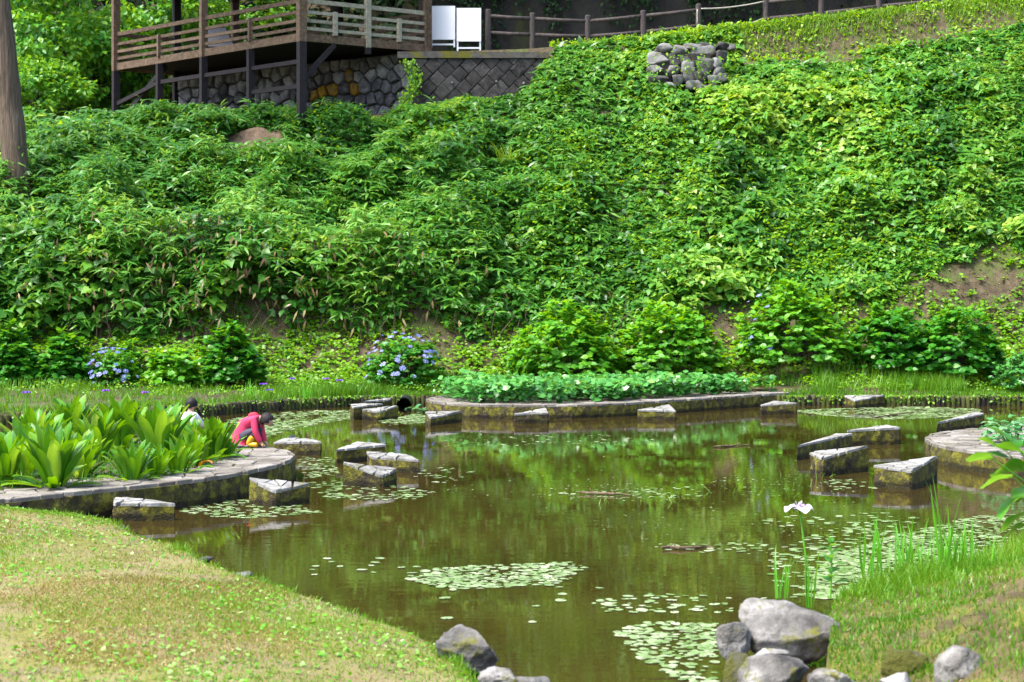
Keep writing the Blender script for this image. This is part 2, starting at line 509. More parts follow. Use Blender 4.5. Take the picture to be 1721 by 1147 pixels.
M['log'] = rough_mat('mossy_log', [(0.3, (0.007, 0.0055, 0.004)), (0.6, (0.0275, 0.021, 0.015)), (0.8, (0.06, 0.05, 0.0375))], scale=10, stretch=(1, 1, 0.4), bscale=30, bstr=0.8,
                     moss=((0.07, 0.085, 0.012), 2.6, 0.44, 0.6), objrand=0.3)
M['skin'] = flat_mat('skin', (0.375, 0.21, 0.1425), 0.55, var=0.06)
M['hair'] = flat_mat('black_hair', (0.012, 0.01, 0.011), 0.68, 0.25, var=0.5, scale=60)
M['pink'] = flat_mat('pink_jacket', (0.496, 0.036, 0.096), 0.75, 0.25, var=0.1, scale=18)
M['pink_r'] = flat_mat('red_hood', (0.48, 0.024, 0.048), 0.75, 0.25, var=0.1, scale=18)
M['navy'] = flat_mat('grey_trousers', (0.06, 0.058, 0.08), 0.85, 0.2)
M['yellow'] = flat_mat('yellow_boots', (0.56, 0.32, 0.012), 0.4, 0.5, var=0.1)
M['shirt'] = flat_mat('white_shirt', (0.6375, 0.6375, 0.646), 0.8, 0.2, var=0.05)
M['eye'] = flat_mat('dark_eye', (0.01, 0.008, 0.008), 0.2)
M['blue'] = leaf_mat('blue_floret', [(0, (0.072, 0.096, 0.336)), (1, (0.272, 0.304, 0.56))], trans=0.2, attr=False, sat=1.0)
M['creamy'] = leaf_mat('cream_floret', [(0, (0.1875, 0.27, 0.09)), (1, (0.36, 0.4125, 0.21))], trans=0.2, attr=False)
M['violet'] = leaf_mat('violet_petal', [(0, (0.108, 0.045, 0.405)), (1, (0.306, 0.072, 0.495))], trans=0.25, attr=False, sat=1.0)
M['petal'] = flat_mat('white_petal', (0.5535, 0.5265, 0.567), 0.6, 0.3, var=0.05)
M['petal_c'] = flat_mat('mauve_petal_throat', (0.4, 0.24, 0.48), 0.6, 0.3)
M['pipe'] = flat_mat('black_plastic', (0.012, 0.012, 0.014), 0.4)
M['table'] = flat_mat('grey_table', (0.13, 0.13, 0.14), 0.6)
M['tarp'] = flat_mat('green_tarp', (0.012, 0.072, 0.056), 0.5)

# stones standing in the pond are dark and wet just above the water
wm = M['mossy'].node_tree
bsn = wm.nodes['Principled BSDF']
src = bsn.inputs['Base Color'].links[0].from_socket
gp = wm.nodes.new('ShaderNodeNewGeometry'); sp_ = wm.nodes.new('ShaderNodeSeparateXYZ')
wm.links.new(gp.outputs['Position'], sp_.inputs[0])
wz = nz(wm, 6, 3, .6, gp.outputs['Position'])
ad = wm.nodes.new('ShaderNodeMath'); ad.operation = 'MULTIPLY_ADD'; ad.inputs[1].default_value = -0.12
wm.links.new(wz.outputs['Fac'], ad.inputs[0]); wm.links.new(sp_.outputs['Z'], ad.inputs[2])
wr = ramp(wm, [(0.0, (0.3, 0.27, 0.22)), (0.03, (1, 1, 1))])
wm.links.new(ad.outputs[0], wr.inputs[0])
ml = wm.nodes.new('ShaderNodeMix'); ml.data_type = 'RGBA'; ml.blend_type = 'MULTIPLY'; ml.inputs[0].default_value = 1.0
wm.links.new(src, ml.inputs[6]); wm.links.new(wr.outputs[0], ml.inputs[7])
wm.links.new(ml.outputs[2], bsn.inputs['Base Color'])

# pond water: murky, with a slow ripple
m, wn, bs = new_mat('pond_water')
wv = world_pos(wn, (1, 1, 1))
n1 = nz(wn, 0.35, 3, 0.5, wv)
rp = ramp(wn, [(0.35, (0.024, 0.016, 0.0038)), (0.65, (0.036, 0.028, 0.0062))])
wn.links.new(n1.outputs['Fac'], rp.inputs[0])
wn.links.new(rp.outputs[0], bs.inputs['Base Color'])
bs.inputs['Roughness'].default_value = 0.015
bs.inputs['IOR'].default_value = 1.333
bs.inputs['Specular IOR Level'].default_value = 0.5
n2 = nz(wn, 5.0, 3, 0.55, world_pos(wn, (0.44, 1.2, 0.8)))
n3 = nz(wn, 0.6, 2, 0.5, wv)
r3 = ramp(wn, [(0.35, (0.12, 0.12, 0.12)), (0.65, (1, 1, 1))])
wn.links.new(n3.outputs['Fac'], r3.inputs[0])
mu = wn.nodes.new('ShaderNodeMath'); mu.operation = 'MULTIPLY'
wn.links.new(n2.outputs['Fac'], mu.inputs[0]); wn.links.new(r3.outputs[0], mu.inputs[1])
bump(wn, bs, mu.outputs[0], 0.055, 0.03)
M['water'] = m

# ------------------------------------------------------------------ leaf templates (tip along +Y, normal +Z)
def T(V, Fs):
    return np.array(V, float), np.array(Fs, int)
T_KUDZU = T([(0, 0, 0), (0, .45, -.06), (0, 1, -.2), (.26, -.1, .02), (.52, .26, .05), (.3, .58, .0), (-.26, -.1, .02), (-.52, .26, .05), (-.3, .58, .0)],
            [(0, 3, 4, 1), (1, 4, 5, 2), (6, 0, 1, 7), (7, 1, 2, 8)])
T_OVATE = T([(0, 0, 0), (0, .5, .03), (0, 1, -.1), (.27, .28, .08), (.24, .62, .05), (-.27, .28, .08), (-.24, .62, .05)],
            [(0, 3, 4, 1), (1, 4, 2, 2), (5, 0, 1, 6), (6, 1, 2, 2)])
T_OVATE = T(T_OVATE[0], [(0, 3, 1), (3, 4, 1), (1, 4, 2), (5, 0, 1), (5, 1, 6), (6, 1, 2)])
T_SASA = T([(0, 0, 0), (.085, .35, .02), (-.085, .35, .02), (.06, .7, -.03), (-.06, .7, -.03), (0, 1, -.16)],
           [(0, 1, 2), (2, 1, 3), (2, 3, 4), (4, 3, 5)])
T_SMALL = T([(0, 0, 0), (.3, .45, .06), (0, 1, -.06), (-.3, .45, .06)], [(0, 1, 2), (0, 2, 3)])
T_BLADE = T([(-.5, 0, 0), (.5, 0, 0), (.38, .55, .06), (-.38, .55, .06), (0, 1, .25)], [(0, 1, 2), (0, 2, 3), (3, 2, 4)])

def scatter(name, tpl, pos, yd, nd, sc, tint, mat, parent=None, wid=None, smooth=False):
    TV, TF = tpl
    N = len(pos)
    yd = nrmz(yd)
    xd = nrmz(np.cross(yd, nd)); nd = np.cross(xd, yd)
    sc = np.broadcast_to(np.asarray(sc, float), (N,))
    w = sc if wid is None else np.broadcast_to(np.asarray(wid, float), (N,))
    V = (pos[:, None, :] + (w[:, None] * TV[None, :, 0])[..., None] * xd[:, None, :]
         + (sc[:, None] * TV[None, :, 1])[..., None] * yd[:, None, :]
         + (sc[:, None] * TV[None, :, 2])[..., None] * nd[:, None, :]).reshape(-1, 3)
    Fq = (TF[None] + (np.arange(N) * len(TV))[:, None, None]).reshape(-1, TF.shape[1])
    me = mesh_np(name, V, Fq, np.repeat(np.clip(tint, 0, 1), len(TV)), mat, smooth)
    return obj(name, me, parent)

def rdir(n):
    return nrmz(RNG.normal(size=(n, 3)))

def blades(name, pos, h, w, lean, tint, mat, parent=None):
    n = len(pos)
    yd = np.array((0, 0, 1.0)) + RNG.normal(size=(n, 3)) * np.array((1, 1, 0.1)) * lean
    a = RNG.uniform(0, 2 * math.pi, n)
    nd = np.stack([np.cos(a), np.sin(a), np.zeros(n)], 1)
    return scatter(name, T_BLADE, pos, yd, nd, h, tint, mat, parent, wid=w)

# ================================================================== SETTING
# ---- water
me = mesh_np('pond_water', [(-30, 3, 0), (30, 3, 0), (30, 41.6, 0), (-30, 41.6, 0)], [(0, 1, 2, 3)], mat=M['water'])
tag(obj('pond_water', me), 'murky brown green pond water reflecting the leafy slope', kind='structure')

# ---- far bank, hillside and ground behind: one sheet
EDGE_X = [-30, -14, -10.5, -8.5, -6.7, -6.1, -5.06, -3.77, -2.0, 9.17, 12.5, 30]
EDGE_Y = [32.6, 33.2, 34.3, 36.0, 37.1, 38.0, 39.3, 40.45, 40.7, 40.75, 40.75, 40.0]
def edge_y(X): return np.interp(X, EDGE_X, EDGE_Y)

CR_U = [-400, -100, 60, 150, 300, 500, 700, 750, 880, 915, 950, 1100, 1240, 1400, 1560, 1721, 2000]
CR_R = [260, 240, 215, 190, 180, 186, 195, 183, 158, 112, 92, 98, 104, 100, 72, 42, 0]
def uof(X): return X * F / 52.0 + CX
def crest(X):
    return H + (YH - np.interp(uof(X), CR_U, CR_R)) * 52.0 / F
def path_z(X):      # level of the walk along the fence
    return np.interp(uof(X), [600, 820, 895, 1081, 1380, 1721, 2000], [10.42, 10.55, 10.6, 10.92, 11.5, 12.2, 12.8])
def wall_y(X):      # line of the stone / block wall below the pavilion
    return np.interp(uof(X), [-200, 230, 735, 930, 2500], [63.0, 58.6, 52.55, 52.55, 52.55])
def terrain(X, Y):
    X = np.asarray(X, float); Y = np.asarray(Y, float)
    ye = edge_y(X); zc = crest(X); u = uof(X)
    left = smooth01((980 - u) / 500)                 # steeper foot under the overhang at the left
    zf = 0.23 + 0 * X                                # strip of grass behind the edging
    z = np.full(X.shape, -0.8)
    foot = 42.4
    z1 = 0.5; y1 = foot
    y2 = 43.9 + 0 * X; z2 = 1.35 + 0.15 * left
    y3 = 44.9; z3 = 2.4 + 0.5 * left
    y4 = 52.2
    zz = np.where(Y < y1, zf + (z1 - zf) * np.clip((Y - ye) / np.maximum(y1 - ye, .1), 0, 1) ** 1.5,
         np.where(Y < y2, z1 + (z2 - z1) * (Y - y1) / (y2 - y1),
         np.where(Y < y3, z2 + (z3 - z2) * (Y - y2) / (y3 - y2),
                  z3 + (zc - z3) * np.clip((Y - y3) / (y4 - y3), 0, 1) ** 0.95)))
    zz = zz + np.clip(Y - 42.2, 0, 1) * (fbm(X * .7, Y * .7, 3) - .5) * 0.5
    # behind the crest
    pz = path_z(X)
    wy = wall_y(X)
    back_r = zc + (pz - zc) * smooth01((Y - 52.6) / 0.7)                       # right: up to the path
    back_m = np.where(Y < wy + 0.25, zc + (Y - 52.2) * 0.12, pz)               # behind the walls
    back = np.where(u > 930, back_r, np.where(u > 225, back_m, zc + (Y - 52.2) * 0.05))
    zz = np.where(Y > 52.2, back, zz)
    # wooded slope farther back
    rise = np.where(u > 560, np.clip(Y - 57.6, 0, 99) * 0.9, np.clip(Y - 66, 0, 99) * 0.75)
    zz = zz + rise
    return np.where(Y < ye, z, zz)

gx = np.arange(-34, 34.01, 0.25); gy = np.concatenate([np.arange(31, 62, 0.25), np.arange(62, 110, 1.5)])
XX, YY = np.meshgrid(gx, gy)
V = np.stack([XX, YY, terrain(XX, YY)], -1).reshape(-1, 3)
nx_, ny_ = len(gx), len(gy)
idx = np.arange(nx_ * ny_).reshape(ny_, nx_)
Fq = np.stack([idx[:-1, :-1], idx[:-1, 1:], idx[1:, 1:], idx[1:, :-1]], -1).reshape(-1, 4)
tag(obj('hillside', mesh_np('hillside', V, Fq, mat=M['soil'], smooth=True)), 'brown soil slope rising from the far pond bank to the fence', kind='structure')

# ---- lawn (near, left) : rows of constant Y out to the water's edge
LE = [(52, 849, .28), (116, 868, .2), (183, 885, .14), (232, 907, .12), (290, 919, .12), (343, 942, .12), (412, 967, .12), (508, 996, .12), (595, 1025, .12), (659, 1048, .12), (729, 1078, .12), (799, 1135, .12)]
LP = sorted([tuple(G(*p)) for p in LE], key=lambda p: p[1])
LY = [-4, 6] + [p[1] for p in LP]; LX = [-0.1, -0.15] + [p[0] for p in LP]
def lawn_x(Y): return np.interp(Y, LY, LX) + 0.07 * (fbm(Y * 2.3, 0 * Y, 21) - .5)
def lawn_z(X, Y):
    d = np.maximum(lawn_x(Y) - X, 0)
    base = np.interp(Y, [15.5, 18.4], [0.1, 0.24])
    return base + 0.13 * smooth01(d / 1.6) + 0.05 * (fbm(X * .8, Y * .8, 22) - .5) + .015 * np.clip(d, 0, 6)
ys = np.arange(-4, 18.4, 0.12)
ts = np.concatenate([[0], np.linspace(0, 1, 40) ** 1.6])
V = []
for y in ys:
    xe = float(lawn_x(y))
    for k, t in enumerate(ts):
        x = xe - t * (14 + xe)
        z = float(lawn_z(x, y)) if k else -0.5
        V.append((x + (0.05 if k == 0 else 0), y, z))
n = len(ts)
Fs = [(i * n + k, (i + 1) * n + k, (i + 1) * n + k + 1, i * n + k + 1) for i in range(len(ys) - 1) for k in range(n - 1)]
tag(obj('lawn', mesh_np('lawn', V, [f[::-1] for f in Fs], mat=M['lawn'], smooth=True)), 'dry yellowish lawn sloping to the pond edge', kind='structure')

# ---- grassy bank (near, right)
BY = [-4, 9, 10.2, 11.0, 12.0, 13.0, 14.6, 16.9, 18.0, 19.0]
BX = [1.9, 1.95, 2.0, 2.1, 2.25, 2.62, 3.75, 5.3, 7.0, 10.5]
def bank_x(Y): return np.interp(Y, BY, BX) + 0.08 * (fbm(Y * 2.1, 0 * Y, 31) - .5)
def bank_z(X, Y):
    d = np.maximum(X - bank_x(Y), 0)
    lip = np.interp(Y, [10, 13, 15], [0.3, 0.22, 0.1])
    return lip + 0.42 * smooth01(d / 2.4) + 0.16 * (fbm(X * 1.6, Y * 1.6, 32) - .5) - 0.25 * smooth01((11.6 - Y) / 1.6) * smooth01((3.6 - X) / 1.5)
ys = np.arange(-4, 19.0, 0.1)
ts = np.concatenate([[0], np.linspace(0, 1, 60) ** 1.4])
V = []
for y in ys:
    xe = float(bank_x(y))
    for k, t in enumerate(ts):
        x = xe + t * (14 - xe)
        V.append((x - (0.06 if k == 0 else 0), y, float(bank_z(x, y)) if k else -0.5))
n = len(ts)
Fs = [(i * n + k, i * n + k + 1, (i + 1) * n + k + 1, (i + 1) * n + k) for i in range(len(ys) - 1) for k in range(n - 1)]
tag(obj('grass_bank', mesh_np('grass_bank', V, Fs, mat=M['bank'], smooth=True)), 'mossy earth bank with rocks beside the iris', kind='structure')

# ---- platforms with crazy paving
def paving(parent, cells, ztop, mat, gap=0.012, thick=0.05, zfun=None):
    for c in cells:
        q = inset(c, gap)
        if len(q) < 3 or abs(area2(q)) < 0.002: continue
        dz = random.uniform(-.006, .008)
        f1 = (lambda x, y, d=dz: ztop + d) if zfun is None else (lambda x, y, d=dz: zfun(x, y) + d)
        f0 = (lambda x, y: ztop - thick) if zfun is None else (lambda x, y: zfun(x, y) - thick)
        q = jagged(q)
        mx = sum(p[0] for p in q) / len(q); my = sum(p[1] for p in q) / len(q)
        q2 = [(mx + (x - mx) * .95, my + (y - my) * .95) for x, y in q]
        # body with a small chamfer
        V1, F1 = prism(q, f0, lambda x, y: f1(x, y) - 0.009 + random.uniform(-.003, .003))
        if len(q2) == len(ccw(q)):
            nq = len(q2)
            V1 = V1 + [(x, y, f1(x, y)) for x, y in q2]
            F1 = [F1[0]] + F1[2:] + [(nq + i, nq + (i + 1) % nq, 2 * nq + (i + 1) % nq, 2 * nq + i) for i in range(nq)] + [tuple(range(2 * nq, 3 * nq))]
        obj('flagstone', mesh_py('flagstone', V1, F1, mat), parent)

def grid_seeds(poly, step, keep, jit=0.75):
    xs = [p[0] for p in poly]; ys = [p[1] for p in poly]
    out = []
    x = min(xs) - step
    while x < max(xs) + step:
        y = min(ys) - step
        while y < max(ys) + step:
            px, py = x + random.uniform(-.5, .5) * step * jit, y + random.uniform(-.5, .5) * step * jit
            if keep(px, py): out.append((px, py))
            y += step
        x += step
    return out

def platform(name, poly, ztop, label, step, band, mat, soil_mat, visible=lambda x, y: True):
    body = obj(name, mesh_py(name, *rough_prism(poly, -0.6, ztop - 0.045), M['mossy']))
    tag(body, label, 'stone platform')
    bound = inset(poly, -0.0) if False else poly
    seeds = grid_seeds(poly, step, lambda x, y: (pt_in(poly, x, y) or edge_dist(poly, x, y) < step) and edge_dist(poly, x, y) < band + step and visible(x, y))
    big = [(-60, -60), (60, -60), (60, 90), (-60, 90)]
    cells = [clip_convex(c, poly) if c else [] for c in voronoi(seeds, big)]
    cells = [c for c in cells if len(c) >= 3 and abs(area2(c)) < 4 * step * step]
    def near(c):
        mx = sum(p[0] for p in c) / len(c); my = sum(p[1] for p in c) / len(c)
        return edge_dist(poly, mx, my) < band
    paving(body, [c for c in cells if near(c)], ztop, mat)
    inn = inset(poly, band * 0.55)
    if len(inn) >= 3:
        obj('planting_soil', mesh_py('planting_soil', *prism(inn, -0.3, ztop - 0.012), soil_mat), body)
    return body

POLY_L = [(-12.5, 13.2), (-7.0, 16.95), (-5.65, 18.35), (-4.93, 19.25), (-4.16, 20.15), (-3.78, 20.72), (-3.42, 21.5), (-3.17, 22.3), (-3.06, 23.2), (-3.1, 23.9), (-3.3, 24.6), (-3.72, 25.3), (-4.35, 25.95), (-5.5, 26.7), (-7.5, 27.35), (-12.5, 27.8)]
ZL = 0.33
platform('stone_platform', POLY_L, ZL, 'round ended stone platform under the big leaved plants, beside the crouching child', 0.34, 1.05, M['slab_p'], M['joint'],
         lambda x, y: x > -7.4 and y < 26.8)
PC, PR = (10.6, 26.2), 4.0
POLY_R = [(PC[0] + PR * math.cos(a), PC[1] + PR * math.sin(a)) for a in np.linspace(0, 2 * math.pi, 40, endpoint=False)]
ZR = 0.3
platform('stone_platform', POLY_R, ZR, 'round stone platform at the right edge with a leafy clump on top', 0.3, 2.2, M['slab_p'], M['joint'],
         lambda x, y: x < 10.2 and 22 < y < 30.6)
POLY_F = [(-1.99, 38.4), (-1.85, 37.4), (-1.45, 36.65), (-0.9, 36.15), (0.1, 35.95), (1.3, 36.08), (2.5, 36.75), (7.4, 41.6), (7.4, 42.0), (-1.2, 40.9), (-1.75, 39.6)]
ZF = 0.3
platform('stone_platform', POLY_F, ZF, 'long stone platform against the far bank, carrying a low leafy bed', 0.36, 0.9, M['slab_p'], M['joint'])

# ---- stepping stones: corners as (x, y of the top in the photo, height above the water)
STONES = [
 ([(189, 846, .21), (299, 847, .19), (193, 832, .22)], 'mossy stepping stone close to the lawn edge, in front of the left platform'),
 ([(414, 801, .35), (460, 826, .2), (526, 812, .25)], 'wedge shaped stepping stone just off the rounded end of the left platform'),
 ([(572, 775, .34), (643, 801, .155), (669, 787, .22)], 'front stepping stone of the tight cluster of three'),
 ([(563, 756, .22), (600, 742, .24), (651, 747, .25)], 'back stepping stone of the tight cluster of three'),
 ([(615, 759, .27), (622, 768, .22), (708, 774, .19), (684, 762, .26)], 'right hand stepping stone of the tight cluster of three'),
 ([(458, 744, .2), (542, 742.5, .23), (519, 737, .225), (478, 736, .225)], 'flat dark stepping stone directly behind the crouching child'),
 ([(588, 679, .32), (593, 684.5, .28), (646, 678, .32)], 'far stepping stone with pale top, left of its overlapping twin by the drain pipe'),
 ([(606, 688, .24), (637, 693, .18), (671.5, 680.5, .3)], 'far stepping stone just in front of the black drain pipe'),
 ([(604, 675, .3), (656, 672, .28), (660, 667.5, .32)], 'low slab stone farthest back against the log edging near the drain pipe'),
 ([(714, 691.5, .27), (722.5, 703, .16), (778, 690.6, .23)], 'stepping stone off the left tip of the long far platform'),
 ([(862, 696, .21), (923, 694, .22), (917, 685, .26)], 'low sloping stepping stone before the left half of the far platform'),
 ([(1069, 689, .22), (1137, 691, .2), (1125, 680, .28)], 'peaked stepping stone before the middle of the far platform'),
 ([(1277.5, 681, .22), (1341, 677, .26), (1300, 673.5, .24)], 'box like stepping stone before the right end of the far platform'),
 ([(1418, 665, .27), (1436, 674, .18), (1489, 663.5, .27)], 'stepping stone touching the right log edging'),
 ([(1359, 760, .31), (1381, 771, .26), (1463, 748, .39)], 'left of the two tall front stepping stones near the right platform'),
 ([(1465, 782, .29), (1532, 792, .255), (1577, 766, .35)], 'right of the two tall front stepping stones, nearest the right platform'),
 ([(1337, 750, .23), (1434, 728.5, .27), (1404, 729, .24)], 'long low stepping stone behind the two tall front ones'),
 ([(1421, 724, .27), (1515, 718.5, .3), (1490, 713.5, .3)], 'dark stepping stone standing farther back beyond the long low one'),
 ([(1572, 711, .2), (1655, 695, .28), (1640, 692, .25)], 'narrow stone block behind the right platform'),
]
for corners, label in STONES:
    pts = [G(*c) for c in corners]
    if len(pts) == 3:   # keep a believable depth
        pass
    A = np.array([[p[0], p[1], 1] for p in pts]); zz = np.array([p[2] for p in pts])
    co, *_ = np.linalg.lstsq(A, zz, rcond=None)
    zf = lambda x, y, co=co: co[0] * x + co[1] * y + co[2]
    poly = ccw([(p[0], p[1]) for p in pts])
    # blunt the corners a little
    blunt = []
    for i in range(len(poly)):
        a, b, c = poly[i - 1], poly[i], poly[(i + 1) % len(poly)]
        for q in (a, c):
            l = math.hypot(q[0] - b[0], q[1] - b[1]); t = min(0.035 / l, .3)
            blunt.append((b[0] + (q[0] - b[0]) * t, b[1] + (q[1] - b[1]) * t))
    poly = ccw(blunt)
    ctr = (sum(p[0] for p in poly) / len(poly), sum(p[1] for p in poly) / len(poly))
    shr = [(ctr[0] + (x - ctr[0]) * .985, ctr[1] + (y - ctr[1]) * .985) for x, y in poly]
    # rough sides: two rings
    n = len(shr)
    st = obj('stepping_stone', mesh_py('stepping_stone', *rough_prism(shr, -0.5, lambda x, y: zf(x, y) - 0.035, .06, .012), M['mossy']))
    tag(st, label, 'stepping stone', 'triangular stepping stones in the pond')
    rr = [p for p in poly]
    k = 8 if abs(area2(poly)) > 0.25 else 6
    seeds = []
    xs = [p[0] for p in poly]; ys = [p[1] for p in poly]
    t = 0
    while len(seeds) < k and t < 400:
        t += 1
        p = (random.uniform(min(xs), max(xs)), random.uniform(min(ys), max(ys)))
        if pt_in(poly, *p) and all(math.hypot(p[0] - q[0], p[1] - q[1]) > 0.55 * math.sqrt(abs(area2(poly)) / k) for q in seeds): seeds.append(p)
    big = [(-60, -60), (60, -60), (60, 90), (-60, 90)]
    cells = [clip_convex(c, poly) for c in voronoi(seeds, big) if c]
    paving(st, [c for c in cells if len(c) >= 3], 0, M['slab'], gap=0.011, thick=0.034, zfun=zf)

# ---- log edging
def log_mesh(k):
    rr = random.Random(k)
    h = 0.24 + rr.uniform(-.04, .03)
    return mesh_py('log', *tube([(0, 0, -.5), (0, 0, h - .03), (0, 0, h)], [.062, .06, .045], 9, wob=.12, seed=k), M['log'], smooth=True)
LOGS = [log_mesh(k) for k in range(7)]
def edging(x0, x1, label):
    pts = []
    x = x0
    root = empty('log_edging', (x0, float(edge_y(x0)), 0), label, 'edging')
    while x < x1:
        y = float(edge_y(x)); dy = float(edge_y(x + .02) - y) / .02
        o = obj('log', random.choice(LOGS), root, (x - x0, y - .05 - float(edge_y(x0)) + random.uniform(-.012, .012), 0), (0, 0, random.uniform(0, 6)))
        x += 0.122 / math.sqrt(1 + dy * dy)
    return root
edging(-12.6, -1.75, 'low mossy edging of upright logs along the far left bank')
edging(5.9, 14.6, 'low mossy edging of upright logs along the far right bank')

# ================================================================== STRUCTURES AT THE TOP
# ---- masonry below the pavilion: local frame (s along the wall, t up, d out)
def wall_frame(a, b):
    a = Vector((a[0], a[1], 0)); b = Vector((b[0], b[1], 0))
    s = (b - a).normalized(); d = s.cross(Vector((0, 0, 1)))
    if d.y > 0: d = -d
    return a, s, d, (b - a).length

def stone_piece(name, poly, a, s, d, mat, parent, bulge, rng, prof=((1, -.05), (.97, .55), (.8, .9), (.5, 1.0))):
    poly = ccw(poly)
    cx = sum(p[0] for p in poly) / len(poly); cy = sum(p[1] for p in poly) / len(poly)
    n = len(poly); V = []
    ox, oy = rng.uniform(-.1, .1), rng.uniform(-.08, .12)
    for k, (sc, dep) in enumerate(prof):
        dep = dep * bulge if k else dep
        for (x, y) in poly:
            j = 1 + rng.uniform(-.05, .05)
            px = cx + (x - cx) * sc * j + (ox * (x - cx) * 0 + ox * .25 * (k == 3))
            py = cy + (y - cy) * sc * j + oy * .25 * (k == 3)
            q = a + s * px + d * (dep * (1 + rng.uniform(-.25, .25) * (k > 1)))
            V.append((q.x, q.y, py))
    Fs = []
    for k in range(3):
        for i in range(n):
            Fs.append((k * n + i, k * n + (i + 1) % n, (k + 1) * n + (i + 1) % n, (k + 1) * n + i))
    Fs.append(tuple(range(3 * n, 4 * n)))
    return obj(name, mesh_py(name, V, Fs, mat), parent)

WA, WB = (-2.33, 52.55), (-11.7, 58.6)
a, s, d, L = wall_frame(WA, WB)
def z_ground_wall(l): return 7.9 + 0.0 * l
# backing
q = [a + s * 0.3, a + s * L, a + s * L - d * 0.6, a + s * 0.3 - d * 0.6]
wall = obj('stone_wall', mesh_py('stone_wall', *prism([(p.x, p.y) for p in q], 7.4, 10.42), M['mortar']))
tag(wall, 'rough grey boulder retaining wall under the wooden pavilion', 'wall')
rng = random.Random(5)
rect = [(-0.9, 7.9), (L, 7.9), (L, 10.5), (-0.9, 10.5)]
seeds = []
for i in range(40):
    for j in range(7):
        x = -0.9 + i * 0.42 + (0.2 if j % 2 else 0) + rng.uniform(-.15, .15); y = 7.9 + j * 0.39 + rng.uniform(-.13, .13)
        if x < L: seeds.append((x, y))
for (cx, cy), c in zip(seeds, voronoi(seeds, rect)):
    c = clip_half(c, 0.0, 7.9, -2.4, 1.03) if c else []
    c = inset(c, 0.022) if len(c) > 2 else []
    if len(c) < 3 or abs(area2(c)) < .01: continue
    p = a + s * cx
    px = CX + F * p.x / p.y
    py = YH - F * (cy - H) / p.y
    och = 528 < px < 600 and 95 < py < 190 and rng.random() < .34
    stone_piece('stone', c, a, s, d, M['ochre'] if och else M['wallstone'], wall, rng.uniform(.1, .2), rng)

# diagonal block wall
a2, s2, d2, L2 = wall_frame((-3.5, 52.45), (1.12, 52.45))
clipq = [(0.28, 10.2), (1.15, 7.6), (L2, 7.6), (L2, 10.2)]
bw = obj('block_wall', mesh_py('block_wall', *prism([(-3.15, 52.5), (1.1, 52.5), (1.1, 53.1), (-3.15, 53.1)], 7.0, 10.2), M['mortar']))
tag(bw, 'dark retaining wall of diagonal square blocks with mossy coping', 'wall')
S_ = 0.4
c45 = math.cos(R(45))
for i in range(-30, 30):
    for j in range(-30, 30):
        off = 0.5 * S_ if j % 2 else 0
        u0, v0 = i * S_ + off, j * S_
        qd = [(u0, v0), (u0 + S_, v0), (u0 + S_, v0 + S_), (u0, v0 + S_)]
        qd = [(2 + (x - y) * c45, 9 + (x + y) * c45) for x, y in qd]
        cl = clip_convex(qd, clipq)
        if len(cl) < 3 or abs(area2(cl)) < .02: continue
        cl = inset(cl, .006)
        if len(cl) < 3: continue
        stone_piece('wall_block', cl, a2, s2, d2, M['block'], bw, rng.uniform(.03, .05), rng, ((1, -.05), (.985, .6), (.9, .9), (.5, 1.0)))
obj('coping', mesh_py('coping', *prism([(-3.6, 52.36), (1.16, 52.36), (1.16, 53.2), (-3.6, 53.2)], 10.21, 10.4), M['coping']), bw)
# sloping concrete ramp edge between pavilion and coping
obj('ramp_edge', mesh_py('ramp_edge', *prism([(-3.62, 52.42), (-1.3, 52.42), (-1.3, 53.0), (-3.62, 53.0)], 10.41, lambda x, y: 10.42 + max(0, 0.24 - abs(x + 2.4) * .2)), M['coping']), bw)
for (px, py) in ((760, 139), (834, 137), (880, 140)):
    p = P(px, py, 52.38)
    obj('weep_pipe', mesh_py('weep_pipe', *tube([(p[0], 52.6, p[2]), (p[0], 52.33, p[2])], [.035, .035], 10), M['slab']), bw)

# ---- pavilion
C0 = Vector((-6.44, 51.0, 0)); C1 = Vector((-13.67, 57.5, 0)); C2 = Vector((-2.71, 53.3, 0)); C3 = C1 + C2 - C0
ZD = 10.76
pav = empty('pavilion', (C0.x, C0.y, 0), 'open weathered wooden pavilion on stilts with slatted railings', 'pavilion')
def ppart(name, vf, mat):
    V, Fs = vf
    V = [Vector(v) - Vector((C0.x, C0.y, 0)) for v in V]
    return obj(name, mesh_py(name, V, Fs, mat), pav)
def along(A, B, x):
    k = (x - CX) / F
    t = (k * A.y - A.x) / ((B.x - A.x) - k * (B.y - A.y))
    return A + (B - A) * t
Z = Vector((0, 0, 1))
inn = [(p.x, p.y) for p in (C0, C2, C3, C1)]
ppart('deck_floor', prism(inset(inn, .08), ZD - .12, ZD - .01), M['wood_d'])
for A, B, mt in ((C0, C1, 'wood'), (C0, C2, 'wood_l'), (C1, C3, 'wood'), (C2, C3, 'wood')):
    dv = (B - A).normalized()
    ppart('fascia', beam(A + Z * (ZD - .11) - dv * .04, B + Z * (ZD - .11) + dv * .04, .09, .24), M['wood'])
    for hgt, th in ((.17, .1), (.41, .1), (.67, .1), (1.01, .13)):
        ppart('rail', beam(A + Z * (ZD + hgt), B + Z * (ZD + hgt), .06, th), M[mt])
def tall(p, w, mt, low, top=13.6):
    ppart('post', beam(p + Z * (ZD - .26), p + Z * top, w, w, (C2 - C0)), M[mt])
    ppart('stilt', beam(p + Z * low, p + Z * (ZD - .262), w * .95, w * .95, (C2 - C0)), M['wood_d'])
m342 = along(C0, C1, 342); m268 = along(C0, C1, 268); m421 = along(C0, C1, 421)
tall(C0, .25, 'wood', 7.5); tall(C1, .24, 'wood', 7.5); tall(m342, .22, 'wood', 7.5)
